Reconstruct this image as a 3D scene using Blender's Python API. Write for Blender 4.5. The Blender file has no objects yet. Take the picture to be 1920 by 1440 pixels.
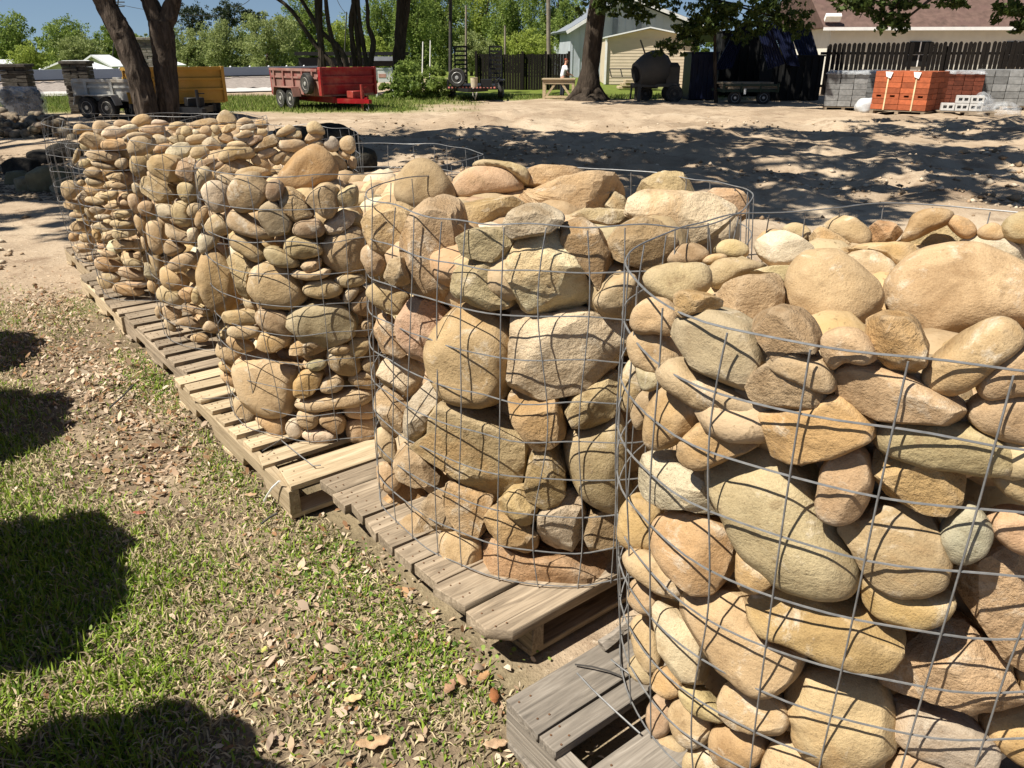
import bpy, bmesh, math, random
import numpy as np
from mathutils import Vector, Matrix
R = math.radians
random.seed(7); RNG = np.random.default_rng(7)
sc = bpy.context.scene
COL = sc.collection

# ------------------------------------------------------------------ camera
FPX, CAMH, HORIZON = 1442.0, 1.4, 102.0          # focal length and horizon in photo pixels (1920 x 1440)
PITCH = math.atan((720 - HORIZON) / FPX)
cd = bpy.data.cameras.new('camera'); cam = bpy.data.objects.new('camera', cd); COL.objects.link(cam)
cd.sensor_width = 36; cd.lens = FPX / 1920 * 36; cd.clip_start = .05; cd.clip_end = 2000
cam.location = (0, 0, CAMH); cam.rotation_euler = (R(90) - PITCH, 0, 0)
sc.camera = cam
# ------------------------------------------------------------------ sky, sun, exposure
SUN_EL = R(56); SUN_AZ = np.array([-.87, -.49]); SUN_AZ /= np.hypot(*SUN_AZ)
w = bpy.data.worlds.new('World'); sc.world = w; w.use_nodes = True
wn = w.node_tree.nodes; wl = w.node_tree.links
sky = wn.new('ShaderNodeTexSky'); sky.sky_type = 'NISHITA'; sky.sun_disc = False
sky.sun_elevation = SUN_EL; sky.sun_rotation = math.atan2(SUN_AZ[0], SUN_AZ[1]); sky.air_density = 1.0; sky.dust_density = .2; sky.ozone_density = 1.5
tcw = wn.new('ShaderNodeTexCoord'); upw = wn.new('ShaderNodeVectorMath'); upw.operation = 'ADD'; upw.inputs[1].default_value = (0, 0, .12)      # a clear, haze free blue down to the horizon
wl.new(tcw.outputs['Generated'], upw.inputs[0]); wl.new(upw.outputs[0], sky.inputs[0])
wl.new(sky.outputs[0], wn['Background'].inputs[0]); wn['Background'].inputs[1].default_value = .052
sl = bpy.data.lights.new('sun', 'SUN'); sl.energy = 5.0; sl.angle = R(.53); sl.color = (1, .945, .84)
so = bpy.data.objects.new('sun', sl); COL.objects.link(so)
sd = Vector((SUN_AZ[0] * math.cos(SUN_EL), SUN_AZ[1] * math.cos(SUN_EL), math.sin(SUN_EL)))
so.rotation_euler = sd.to_track_quat('Z', 'Y').to_euler(); so.location = sd * 60
vs = sc.view_settings; vs.view_transform = 'Standard'; vs.look = 'None'; vs.exposure = .76; vs.gamma = 1; vs.use_curve_mapping = False

# ------------------------------------------------------------------ photo geometry
FW = np.array([0, math.cos(PITCH), -math.sin(PITCH)]); UPV = np.array([0, math.sin(PITCH), math.cos(PITCH)])
CAM = np.array([0, 0, CAMH])
def ray(px, py): return np.array([(px - 960) / FPX, 0, 0]) - UPV * ((py - 720) / FPX) + FW
def atz(px, py, z=0.): d = ray(px, py); return CAM + d * ((z - CAMH) / d[2])
def aty(px, py, Y): d = ray(px, py); return CAM + d * (Y / d[1])

# ------------------------------------------------------------------ noise
HT = RNG.random(65536)
def vnoise(P, seed=0):
    P = np.asarray(P, float); I = np.floor(P).astype(np.int64); f = P - I; f = f * f * (3 - 2 * f); out = 0
    for dx in (0, 1):
        for dy in (0, 1):
            for dz in (0, 1):
                h = ((I[:, 0] + dx) * 73856093) ^ ((I[:, 1] + dy) * 19349663) ^ ((I[:, 2] + dz) * 83492791) ^ (seed * 2654435)
                wgt = (f[:, 0] if dx else 1 - f[:, 0]) * (f[:, 1] if dy else 1 - f[:, 1]) * (f[:, 2] if dz else 1 - f[:, 2])
                out = out + HT[(h & 0xffff)] * wgt
    return out * 2 - 1
def fbm(P, seed=0, octs=3): return sum(vnoise(np.asarray(P) * 2 ** o, seed + o) * .5 ** o for o in range(octs))

# ------------------------------------------------------------------ object helpers
def tag(o, label=None, cat=None, group=None, kind=None):
    if label: o['label'] = label
    if cat: o['category'] = cat
    if group: o['group'] = group
    if kind: o['kind'] = kind
    return o
def link(name, me, mat=None, parent=None, loc=None, rot=None):
    o = bpy.data.objects.new(name, me); COL.objects.link(o)
    if mat is not None and len(me.materials) == 0: me.materials.append(mat)
    if parent is not None: o.parent = parent
    if loc is not None: o.location = loc
    if rot is not None: o.rotation_euler = rot
    return o
def empty(name, loc=(0, 0, 0), rz=0, label=None, cat=None, group=None):
    o = bpy.data.objects.new(name, None); COL.objects.link(o); o.location = loc; o.rotation_euler = (0, 0, rz); o.empty_display_size = .1
    return tag(o, label, cat, group)
def np_mesh(name, V, Fc, smooth=False):
    """V (n,3); Fc list of (m,k) int arrays, k = 3 or 4"""
    if not isinstance(Fc, list): Fc = [Fc]
    me = bpy.data.meshes.new(name); V = np.asarray(V, np.float32)
    me.vertices.add(len(V)); me.vertices.foreach_set('co', V.ravel())
    loops = np.concatenate([np.asarray(f).ravel() for f in Fc]).astype(np.int32)
    tot = np.concatenate([np.full(len(f), np.asarray(f).shape[1], np.int32) for f in Fc])
    st = np.concatenate([[0], np.cumsum(tot)[:-1]]).astype(np.int32)
    me.loops.add(len(loops)); me.loops.foreach_set('vertex_index', loops)
    me.polygons.add(len(tot)); me.polygons.foreach_set('loop_start', st); me.polygons.foreach_set('loop_total', tot)
    if smooth: me.polygons.foreach_set('use_smooth', np.ones(len(tot), bool))
    me.update(calc_edges=True); return me
def vcol(me, C):
    a = me.color_attributes.new('Col', 'FLOAT_COLOR', 'POINT'); C = np.c_[C, np.ones(len(C))].astype(np.float32); a.data.foreach_set('color', C.ravel())

class MB:
    """collects solids, build() links them as one mesh object"""
    def __init__(s): s.v = []; s.f = []; s.sm = []
    def add(s, V, Fs, smooth=False):
        b = len(s.v); s.v += [tuple(v) for v in V]; s.f += [tuple(i + b for i in f) for f in Fs]; s.sm += [smooth] * len(Fs); return s
    def box(s, c, d, rz=0, rx=0, ry=0):
        M = Matrix.Rotation(rz, 3, 'Z') @ Matrix.Rotation(ry, 3, 'Y') @ Matrix.Rotation(rx, 3, 'X'); c = Vector(c)
        V = [c + M @ Vector((x * d[0] / 2, y * d[1] / 2, z * d[2] / 2)) for z in (-1, 1) for y in (-1, 1) for x in (-1, 1)]
        return s.add(V, [(0, 2, 3, 1), (4, 5, 7, 6), (0, 1, 5, 4), (2, 6, 7, 3), (0, 4, 6, 2), (1, 3, 7, 5)])
    def bar(s, a, b, wd, ht, up=(0, 0, 1)):
        a = Vector(a); b = Vector(b); x = (b - a).normalized(); y = Vector(up).cross(x)
        if y.length < 1e-4: y = Vector((1, 0, 0)).cross(x)
        y.normalize(); z = x.cross(y)
        V = [p + y * (i * wd / 2) + z * (j * ht / 2) for p in (a, b) for j in (-1, 1) for i in (-1, 1)]
        return s.add(V, [(0, 1, 3, 2), (4, 6, 7, 5), (0, 4, 5, 1), (2, 3, 7, 6), (0, 2, 6, 4), (1, 5, 7, 3)])
    def tube(s, pts, rad, n=6, cap=True):
        pts = [Vector(p) for p in pts]; V = []; F = []
        rad = rad if hasattr(rad, '__len__') else [rad] * len(pts); ref = None
        for i, p in enumerate(pts):
            t = (pts[min(i + 1, len(pts) - 1)] - pts[max(i - 1, 0)]).normalized()
            if ref is None: ref = t.orthogonal().normalized()
            ref = (ref - t * ref.dot(t)); ref = ref.normalized() if ref.length > 1e-6 else t.orthogonal().normalized()
            bi = t.cross(ref)
            V += [p + (ref * math.cos(2 * math.pi * k / n) + bi * math.sin(2 * math.pi * k / n)) * rad[i] for k in range(n)]
        for i in range(len(pts) - 1):
            for k in range(n):
                k2 = (k + 1) % n; F.append((i * n + k, i * n + k2, (i + 1) * n + k2, (i + 1) * n + k))
        if cap: F += [tuple(reversed(range(n))), tuple(range((len(pts) - 1) * n, len(pts) * n))]
        return s.add(V, F, True)
    def lathe(s, prof, c=(0, 0, 0), axis='Z', n=24):
        V = []; F = []; c = Vector(c)
        for r, h in prof:
            for k in range(n):
                a = 2 * math.pi * k / n; x, y = r * math.cos(a), r * math.sin(a)
                V.append(c + Vector({'Z': (x, y, h), 'X': (h, x, y), 'Y': (x, h, -y)}[axis]))
        for i in range(len(prof) - 1):
            for k in range(n):
                k2 = (k + 1) % n; F.append((i * n + k, i * n + k2, (i + 1) * n + k2, (i + 1) * n + k))
        F += [tuple(reversed(range(n))), tuple(range((len(prof) - 1) * n, len(prof) * n))]
        return s.add(V, F, True)
    def prism(s, poly, y0, y1):
        """poly in (x,z), extruded along y"""
        n = len(poly); V = [(x, y0, z) for x, z in poly] + [(x, y1, z) for x, z in poly]
        return s.add(V, [tuple(range(n)), tuple(reversed(range(n, 2 * n)))] + [(i, i + n, (i + 1) % n + n, (i + 1) % n) for i in range(n)])
    def mesh(s, name, bevel=0):
        me = bpy.data.meshes.new(name); me.from_pydata(s.v, [], s.f)
        me.polygons.foreach_set('use_smooth', s.sm)
        bm = bmesh.new(); bm.from_mesh(me); bmesh.ops.recalc_face_normals(bm, faces=bm.faces)
        if bevel: bmesh.ops.bevel(bm, geom=list(bm.edges), offset=bevel, segments=1, affect='EDGES', profile=.5)
        bm.to_mesh(me); bm.free(); me.update()
        try: me.set_sharp_from_angle(angle=R(40))
        except Exception: pass
        return me
    def build(s, name, mat, parent=None, bevel=0, loc=None, rot=None): return link(name, s.mesh(name, bevel), mat, parent, loc, rot)

# ------------------------------------------------------------------ materials
def new_mat(name):
    m = bpy.data.materials.new(name); m.use_nodes = True; nt = m.node_tree
    return m, nt, nt.nodes['Principled BSDF']
def N(nt, t, **kw):
    n = nt.nodes.new(t)
    for k, v in kw.items():
        if k in n.inputs.keys(): n.inputs[k].default_value = v
        else: setattr(n, k, v)
    return n
def mixc(nt, fac, a, b, mode='MIX'):
    n = nt.nodes.new('ShaderNodeMix'); n.data_type = 'RGBA'; n.blend_type = mode
    for sock, v in ((n.inputs[0], fac), (n.inputs[6], a), (n.inputs[7], b)):
        if isinstance(v, (int, float)): sock.default_value = v
        elif isinstance(v, (tuple, list)): sock.default_value = (*v[:3], 1)
        else: nt.links.new(v, sock)
    return n.outputs[2]
def ramp(nt, src, stops):
    n = nt.nodes.new('ShaderNodeValToRGB'); nt.links.new(src, n.inputs[0]); e = n.color_ramp.elements
    while len(e) < len(stops): e.new(.5)
    for q, (p, c) in zip(e, stops): q.position = p; q.color = (*c, 1) if len(c) == 3 else c
    return n.outputs[0]
def gramp(nt, src, a, b): return ramp(nt, src, [(a, (0, 0, 0)), (b, (1, 1, 1))])
def coords(nt, kind='Object', scale=(1, 1, 1), rnd=True):
    tc = N(nt, 'ShaderNodeTexCoord'); mp = N(nt, 'ShaderNodeMapping'); mp.inputs['Scale'].default_value = scale
    nt.links.new(tc.outputs[kind], mp.inputs[0])
    if rnd:
        oi = N(nt, 'ShaderNodeObjectInfo'); m = N(nt, 'ShaderNodeMath', operation='MULTIPLY'); m.inputs[1].default_value = 37
        nt.links.new(oi.outputs['Random'], m.inputs[0]); nt.links.new(m.outputs[0], mp.inputs['Location'])
    return mp.outputs[0]
def noise(nt, vec, scale, detail=4, rough=.55, dist=0):
    n = N(nt, 'ShaderNodeTexNoise'); n.inputs['Scale'].default_value = scale; n.inputs['Detail'].default_value = detail
    n.inputs['Roughness'].default_value = rough; n.inputs['Distortion'].default_value = dist; nt.links.new(vec, n.inputs['Vector']); return n.outputs['Fac']
def bump(nt, b, src, strength, dist, prev=None):
    n = N(nt, 'ShaderNodeBump'); n.inputs['Strength'].default_value = strength; n.inputs['Distance'].default_value = dist
    nt.links.new(src, n.inputs['Height'])
    if prev is not None: nt.links.new(prev, n.inputs['Normal'])
    nt.links.new(n.outputs[0], b.inputs['Normal']); return n.outputs[0]
def plain(name, c, rough=.7, metal=0, var=.25, scale=6, bmp=.15, kind='Object', dirt=None, spec=.3):
    m, nt, b = new_mat(name); v = coords(nt, kind); n1 = noise(nt, v, scale, 5)
    lo = tuple(x * (1 - var) for x in c); hi = tuple(min(1, x * (1 + var)) for x in c)
    col = ramp(nt, n1, [(.3, lo), (.7, hi)])
    if dirt: col = mixc(nt, gramp(nt, noise(nt, v, scale * .6, 6, .7), .48, .72), col, dirt)
    nt.links.new(col, b.inputs['Base Color'])
    b.inputs['Roughness'].default_value = rough; b.inputs['Metallic'].default_value = metal; b.inputs['Specular IOR Level'].default_value = spec
    if bmp: bump(nt, b, noise(nt, v, scale * 6, 4), bmp, .02)
    return m

def stone_mat(name, rough_bump=1.):
    m, nt, b = new_mat(name); v = coords(nt); oi = N(nt, 'ShaderNodeObjectInfo'); base = oi.outputs['Color']
    n1 = noise(nt, v, 6, 9, .72, .8); n2 = noise(nt, v, 20, 8, .68, .3); n3 = noise(nt, v, 150, 3, .6); n4 = noise(nt, v, 3.2, 7, .62, .7); n5 = noise(nt, v, 420, 2, .5); n6 = noise(nt, v, 11, 9, .72, .5)
    c = mixc(nt, 1., base, ramp(nt, n1, [(.28, (.48, .41, .33)), (.44, (.86, .83, .79)), (.56, (1.04, 1.03, 1.01)), (.72, (1.22, 1.20, 1.17))]), 'MULTIPLY')
    c = mixc(nt, gramp(nt, n4, .55, .64), c, mixc(nt, .34 * (.8 + .3 * rough_bump), c, (.42, .24, .09)))
    c = mixc(nt, gramp(nt, n6, .57, .66), c, mixc(nt, .58, c, (.62, .545, .43)))
    c = mixc(nt, gramp(nt, n2, .58, .68), c, mixc(nt, .6, c, (.22, .145, .075)))
    c = mixc(nt, gramp(nt, n3, .62, .70), c, mixc(nt, .42, c, (.13, .085, .045)))
    c = mixc(nt, 1., c, ramp(nt, n5, [(.3, (.88, .87, .86)), (.7, (1.08, 1.08, 1.07))]), 'MULTIPLY')
    vo = N(nt, 'ShaderNodeTexVoronoi', feature='DISTANCE_TO_EDGE'); vo.inputs['Scale'].default_value = 5.5
    wv = N(nt, 'ShaderNodeVectorMath', operation='ADD'); nc = N(nt, 'ShaderNodeTexNoise'); nc.inputs['Scale'].default_value = 9; nt.links.new(v, nc.inputs['Vector'])
    nt.links.new(v, wv.inputs[0]); nt.links.new(nc.outputs['Color'], wv.inputs[1]); nt.links.new(wv.outputs[0], vo.inputs['Vector'])
    bands = noise(nt, coords(nt, 'Object', (3, 38, 10)), 1.6, 4, .6, 1.5); c = mixc(nt, gramp(nt, bands, .56, .74), c, mixc(nt, .22, c, (.30, .19, .10)))
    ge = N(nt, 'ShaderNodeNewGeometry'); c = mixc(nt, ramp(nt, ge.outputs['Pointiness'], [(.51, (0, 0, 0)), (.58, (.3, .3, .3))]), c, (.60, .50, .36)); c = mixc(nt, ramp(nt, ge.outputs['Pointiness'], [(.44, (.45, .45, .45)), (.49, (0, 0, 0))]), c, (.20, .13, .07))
    crk = ramp(nt, vo.outputs['Distance'], [(.0, (1, 1, 1)), (.012, (0, 0, 0))]); crk = mixc(nt, 1., crk, gramp(nt, n4, .60, .70), 'MULTIPLY'); c = mixc(nt, crk, c, (.16, .11, .06))
    nt.links.new(c, b.inputs['Base Color'])
    b.inputs['Roughness'].default_value = .86; b.inputs['Specular IOR Level'].default_value = .22
    p = bump(nt, b, n6, .5 * rough_bump, .014)
    p = bump(nt, b, noise(nt, v, 75, 5, .65), .7 * rough_bump, .005, p)
    bump(nt, b, noise(nt, v, 260, 3, .6), .6, .0018, p)
    return m
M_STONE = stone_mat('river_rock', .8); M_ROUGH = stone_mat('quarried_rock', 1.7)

def wood_mat(name, c1, c2, c3, stain=.5):
    m, nt, b = new_mat(name); oi = N(nt, 'ShaderNodeObjectInfo')
    v = coords(nt, 'Object', (3, 42, 42)); g = noise(nt, v, 1.4, 6, .62, 1.2); v2 = coords(nt, 'Object', (2.2, 5, 5)); n2 = noise(nt, v2, 2, 5, .6, .4)
    col = ramp(nt, g, [(.28, c1), (.52, c2), (.75, c3)])
    col = mixc(nt, gramp(nt, n2, .45, .75), col, mixc(nt, stain, col, c1), 'MIX')
    hv = N(nt, 'ShaderNodeHueSaturation'); mr = N(nt, 'ShaderNodeMapRange'); mr.inputs['To Min'].default_value = .72; mr.inputs['To Max'].default_value = 1.2
    nt.links.new(oi.outputs['Random'], mr.inputs[0]); nt.links.new(mr.outputs[0], hv.inputs['Value']); nt.links.new(col, hv.inputs['Color'])
    v3 = coords(nt, 'Object', (1.2, 130, 130)); cr = noise(nt, v3, 1, 3, .6)
    nt.links.new(mixc(nt, gramp(nt, cr, .66, .74), hv.outputs[0], (.045, .03, .02)), b.inputs['Base Color'])
    b.inputs['Roughness'].default_value = .85; b.inputs['Specular IOR Level'].default_value = .2
    bump(nt, b, g, .5, .004); return m
M_WOOD_GREY = wood_mat('weathered_wood', (.12, .105, .088), (.26, .225, .185), (.40, .355, .30))
M_WOOD_PALE = wood_mat('pale_wood', (.27, .20, .12), (.50, .39, .25), (.64, .52, .36), .3)
M_WOOD_TAN = wood_mat('brown_wood', (.13, .10, .07), (.30, .235, .165), (.45, .365, .265))
M_WIRE = plain('galvanised_wire', (.23, .23, .228), .45, .35, .25, 60, 0)
M_RUST = plain('rusty_wire', (.16, .08, .04), .8, .3, .3, 60, 0)
M_BLACK = plain('black_paint', (.012, .012, .013), .5, 0, .3, 5, .05)
M_TYRE = plain('tyre_rubber', (.028, .027, .026), .85, 0, .3, 8, .2, dirt=(.10, .09, .075))
M_RIM = plain('rim_steel', (.42, .42, .41), .45, .3, .15, 9, .05)
M_RED = plain('red_paint', (.25, .006, .010), .42, 0, .18, 2.5, .06, dirt=(.36, .10, .07))
M_REDDUST = plain('dusty_red_paint', (.27, .15, .12), .8, 0, .25, 3, .1, dirt=(.22, .02, .02))
M_YELLOW = plain('yellow_paint', (.36, .20, .03), .5, 0, .15, 2.5, .06, dirt=(.45, .25, .06))  # dulled yellow, with tree shade put into the paint colour
M_GREYP = plain('grey_paint', (.38, .37, .34), .6, 0, .2, 3, .1, dirt=(.22, .16, .10))
M_CREAM = plain('cream_plank', (.50, .42, .30), .8)
M_WHITE = plain('white_paint', (.78, .77, .74), .6, 0, .08, 4, .04)
M_CONC = plain('grey_block', (.22, .22, .215), .9, 0, .25, 12, .3)
M_LCONC = plain('pale_block', (.55, .54, .52), .9, 0, .15, 12, .3)
M_BRICK = plain('orange_brick', (.38, .10, .04), .85, 0, .2, 14, .25)
M_BROWNBRICK = plain('brown_brick', (.13, .035, .018), .85, 0, .3, 14, .25)
M_DARK = plain('dark_void', (.008, .008, .008), .9, 0, .2, 4, 0)
M_BLUE = plain('blue_sheet', (.004, .007, .028), .5, 0, .3, 3, .08)  # very dark blue: the tree shade over the pile is in the colour
M_STRAP = plain('pale_strap', (.66, .50, .30), .6)
M_SIDING = plain('beige_siding', (.58, .48, .35), .65, .0, .06, 2, .03)
M_BARN = plain('barn_metal', (.46, .49, .53), .5, .1, .1, 1.5, .05)
M_ROOFW = plain('white_roof', (.80, .80, .79), .5, 0, .05, 2, .03)
M_GREYROOF = plain('grey_roof', (.20, .22, .25), .6, 0, .15, 2, .05)
M_SHINGLE = plain('brown_shingle', (.12, .075, .06), .9, 0, .3, 3.5, .5, dirt=(.12, .07, .06))
M_STUCCO = plain('cream_wall', (.62, .60, .52), .9, 0, .08, 2, .1)
M_PILLAR = plain('pillar_stone', (.075, .065, .052), .9, 0, .45, 9, .6)
M_PILLARL = plain('pale_pillar_stone', (.20, .18, .15), .9, 0, .35, 9, .6)
M_DKROCK = plain('dark_rock', (.035, .032, .028), .97, 0, .6, 4, .8, dirt=(.10, .09, .06), spec=.05)
M_MOSSROCK = plain('mossy_rock', (.13, .115, .065), .9, 0, .5, 4, .7, dirt=(.22, .20, .15))
M_POLE = plain('pole_wood', (.20, .17, .135), .9, 0, .3, 3, .3)
M_POLEDK = plain('dark_pole', (.06, .055, .05), .9, 0, .3, 3, .3)
M_MIXER = plain('mixer_steel', (.07, .066, .06), .7, .2, .2, 1.5, .05)  # the oak's shade on the mixer is put into this dark colour
M_SKIN = plain('skin', (.55, .30, .21), .6, 0, .05, 10, 0)
M_SHIRT = plain('white_shirt', (.78, .78, .80), .9, 0, .05, 8, .1)
M_HAIR = plain('red_cap', (.28, .06, .03), .8, 0, .2, 20, .1)
M_PANTS = plain('dark_trousers', (.02, .022, .03), .9, 0, .2, 8, .1)
def bark_mat(name, lo, hi, sc_=1):
    m, nt, b = new_mat(name); v = coords(nt, 'Object', (7 * sc_, 7 * sc_, 1.6 * sc_)); n1 = noise(nt, v, 2.2, 6, .65, .8)
    nt.links.new(ramp(nt, n1, [(.32, lo), (.68, hi)]), b.inputs['Base Color']); b.inputs['Roughness'].default_value = .95; b.inputs['Specular IOR Level'].default_value = .1
    bump(nt, b, n1, 1, .05); return m
M_BARK = bark_mat('bark', (.028, .022, .017), (.13, .10, .078)); M_BARKD = bark_mat('dark_bark', (.022, .017, .013), (.075, .058, .044), .6)
def leaf_mat(name, c, c2, trans=.35):
    m, nt, b = new_mat(name); v = coords(nt, 'Object', (1, 1, 1)); n1 = noise(nt, v, 1.1, 3)
    wn_ = N(nt, 'ShaderNodeTexWhiteNoise'); ge = N(nt, 'ShaderNodeNewGeometry'); nt.links.new(ge.outputs['Random Per Island'], wn_.inputs['Vector'])
    fac = N(nt, 'ShaderNodeMath', operation='MULTIPLY_ADD'); fac.inputs[1].default_value = .5; nt.links.new(ge.outputs['Random Per Island'], fac.inputs[0]); nt.links.new(n1, fac.inputs[2])
    col = ramp(nt, fac.outputs[0], [(.4, c), (1., c2)])
    out = nt.nodes['Material Output']; tr = N(nt, 'ShaderNodeBsdfTranslucent'); mx = N(nt, 'ShaderNodeMixShader'); mx.inputs[0].default_value = trans
    nt.links.new(col, b.inputs['Base Color']); nt.links.new(col, tr.inputs[0]); b.inputs['Roughness'].default_value = .6; b.inputs['Specular IOR Level'].default_value = .25
    nt.links.new(b.outputs[0], mx.inputs[1]); nt.links.new(tr.outputs[0], mx.inputs[2]); nt.links.new(mx.outputs[0], out.inputs[0]); return m
M_LEAF = leaf_mat('leaf_green', (.11, .17, .035), (.26, .33, .075), .45)
M_LEAFY = leaf_mat('leaf_yellowgreen', (.20, .26, .045), (.38, .44, .09), .45)
M_LEAFL = leaf_mat('leaf_light', (.18, .22, .07), (.33, .37, .14), .45)
M_LEAFD = leaf_mat('leaf_dark', (.022, .035, .017), (.05, .065, .03), .15)
M_LEAFO = leaf_mat('leaf_oak', (.03, .05, .012), (.085, .12, .025))
def vcol_mat(name, trans=.25, rough=.7):
    m, nt, b = new_mat(name); a = N(nt, 'ShaderNodeAttribute', attribute_name='Col'); out = nt.nodes['Material Output']
    nt.links.new(a.outputs['Color'], b.inputs['Base Color']); b.inputs['Roughness'].default_value = rough; b.inputs['Specular IOR Level'].default_value = .25
    if trans:
        tr = N(nt, 'ShaderNodeBsdfTranslucent'); mx = N(nt, 'ShaderNodeMixShader'); mx.inputs[0].default_value = trans
        nt.links.new(a.outputs['Color'], tr.inputs[0]); nt.links.new(b.outputs[0], mx.inputs[1]); nt.links.new(tr.outputs[0], mx.inputs[2]); nt.links.new(mx.outputs[0], out.inputs[0])
    return m
M_GRASS = vcol_mat('grass_blades', .3); M_LITTER = vcol_mat('leaf_litter', .12, .8); M_CHIP = vcol_mat('small_stone', 0, .9)
def plastic_mat():
    m, nt, b = new_mat('plastic_wrap'); out = nt.nodes['Material Output']; tr = N(nt, 'ShaderNodeBsdfTransparent'); mx = N(nt, 'ShaderNodeMixShader')
    v = coords(nt); n1 = noise(nt, v, 3, 5, .6, 1); nt.links.new(ramp(nt, n1, [(.35, (.12, .12, .12)), (.7, (.55, .55, .55))]), mx.inputs[0])
    b.inputs['Base Color'].default_value = (.62, .64, .66, 1); b.inputs['Roughness'].default_value = .22; b.inputs['Specular IOR Level'].default_value = .8
    bump(nt, b, noise(nt, v, 9, 4, .6, 2), .8, .05)
    nt.links.new(tr.outputs[0], mx.inputs[1]); nt.links.new(b.outputs[0], mx.inputs[2]); nt.links.new(mx.outputs[0], out.inputs[0]); return m
M_PLASTIC = plastic_mat()

# row axes of the cages: A runs along the row towards the camera, B across it to the right
A = np.array([.622, -.783]); B = np.array([.783, .622])
def rowpt(al, off): return A * al + B * off
# ------------------------------------------------------------------ ground
def smooth(a, b, x): t = np.clip((x - a) / (b - a), 0, 1); return t * t * (3 - 2 * t)
def grassy(x, y):
    """0 sand .. 1 lawn, by place"""
    P = np.c_[x, y, np.zeros(len(x))]
    off = x * B[0] + y * B[1]; edge = fbm(P * .9, 5) * .35
    near = smooth(5.3, 4.3, y + edge * 1.6 - .35 * (x + 2)) * smooth(1.05, .7, off)        # strip left of the pallets
    n2 = smooth(.0, .5, vnoise(P * .5, 9) + edge) * smooth(2.3, 2.9, off) * smooth(5.8, 4.0, y) * .3
    far = smooth(20.5, 22.5, y + edge * 2 + .02 * x) * smooth(-1.2, -3.2, x + edge * 3) * smooth(31.0, 30.0, y)
    far2 = smooth(27.5, 29, y + edge * 3) * smooth(-4, -2.6, x) * smooth(9, 6, x)
    vfar = smooth(50, 55, y)
    return np.clip(np.maximum.reduce([near, n2, far, far2, vfar]), 0, 1)
def ground_h(x, y):
    P = np.c_[x, y, np.zeros(len(x))]
    yard = smooth(5, 9, y) * smooth(24, 20, y) * smooth(-6, -1, x)
    ruts = vnoise(np.c_[x * .55 + .2 * y, y * 1.1, 0 * x], 3) * .11 + fbm(P * 2.3, 4) * .06
    off = x * B[0] + y * B[1]; underp = smooth(.6, .75, off) * smooth(2.3, 2.1, off) * smooth(7, 6.4, y)
    for tr in (15.2 + 1.6 * np.sin(x * .22) + .05 * x, 12.0 - .9 * np.sin(x * .3 + 1)):      # tyre tracks
        for s_ in (-.75, .75): q = y - tr - s_; ruts = ruts - .05 * np.exp(-(q / .17) ** 2) + .035 * np.exp(-((np.abs(q) - .36) / .13) ** 2)
    return ruts * yard + fbm(P * 3.1, 8) * .012 * (1 - underp) - .012 + .03 * vnoise(P * .3, 2) * smooth(4, 9, y)
def axis(lo, hi, c, d0, g):
    up = [c]; d = d0
    while up[-1] < hi: up.append(up[-1] + d); d *= g
    dn = [c]; d = d0
    while dn[-1] > lo: dn.append(dn[-1] - d); d *= g
    return np.array(dn[::-1][:-1] + up)
gx = axis(-400, 400, 0, .05, 1.022); gy = axis(-60, 700, 2.0, .045, 1.0145)
X, Y = np.meshgrid(gx, gy); fx, fy = X.ravel(), Y.ravel()
nx, ny = len(gx), len(gy); ii = (np.arange(ny - 1)[:, None] * nx + np.arange(nx - 1)).ravel()
gme = np_mesh('ground', np.c_[fx, fy, ground_h(fx, fy)], np.c_[ii, ii + 1, ii + nx + 1, ii + nx], True)
vcol(gme, np.c_[grassy(fx, fy), smooth(5.2, 4.2, fy + .3 * fbm(np.c_[fx, fy, fx * 0], 5)) * smooth(1.15, .75, fx * B[0] + fy * B[1]), np.zeros(len(fx))])
def ground_mat():
    m, nt, b = new_mat('ground'); v = coords(nt, 'Object', (1, 1, 1), False)
    at = N(nt, 'ShaderNodeAttribute', attribute_name='Col'); sp = N(nt, 'ShaderNodeSeparateColor'); nt.links.new(at.outputs['Color'], sp.inputs[0])
    big = noise(nt, v, .45, 5, .6, .6); mid = noise(nt, v, 3.5, 6, .65); fine = noise(nt, v, 38, 5, .65); grit = noise(nt, v, 150, 3, .6)
    sand = ramp(nt, big, [(.3, (.27, .20, .135)), (.5, (.385, .295, .205)), (.72, (.49, .395, .285))])
    sand = mixc(nt, gramp(nt, mid, .50, .74), sand, (.21, .145, .095)); sand = mixc(nt, gramp(nt, fine, .58, .75), sand, (.60, .50, .38)); sand = mixc(nt, gramp(nt, grit, .62, .7), sand, (.14, .10, .07))
    soil = ramp(nt, mid, [(.3, (.075, .052, .034)), (.52, (.20, .15, .10)), (.72, (.36, .28, .19))]); soil = mixc(nt, gramp(nt, fine, .5, .7), soil, (.26, .20, .125)); soil = mixc(nt, gramp(nt, grit, .6, .7), soil, (.05, .035, .02))
    lawn = ramp(nt, mid, [(.3, (.075, .11, .02)), (.6, (.15, .18, .035)), (.8, (.24, .22, .08))])
    c = mixc(nt, sp.outputs[0], sand, lawn); c = mixc(nt, sp.outputs[1], c, soil)
    nt.links.new(c, b.inputs['Base Color']); b.inputs['Roughness'].default_value = .95; b.inputs['Specular IOR Level'].default_value = .1
    p = bump(nt, b, mid, .6, .05); p = bump(nt, b, fine, .7, .012, p); bump(nt, b, grit, .6, .004, p); return m
tag(link('ground', gme, ground_mat()), kind='structure')

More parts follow.
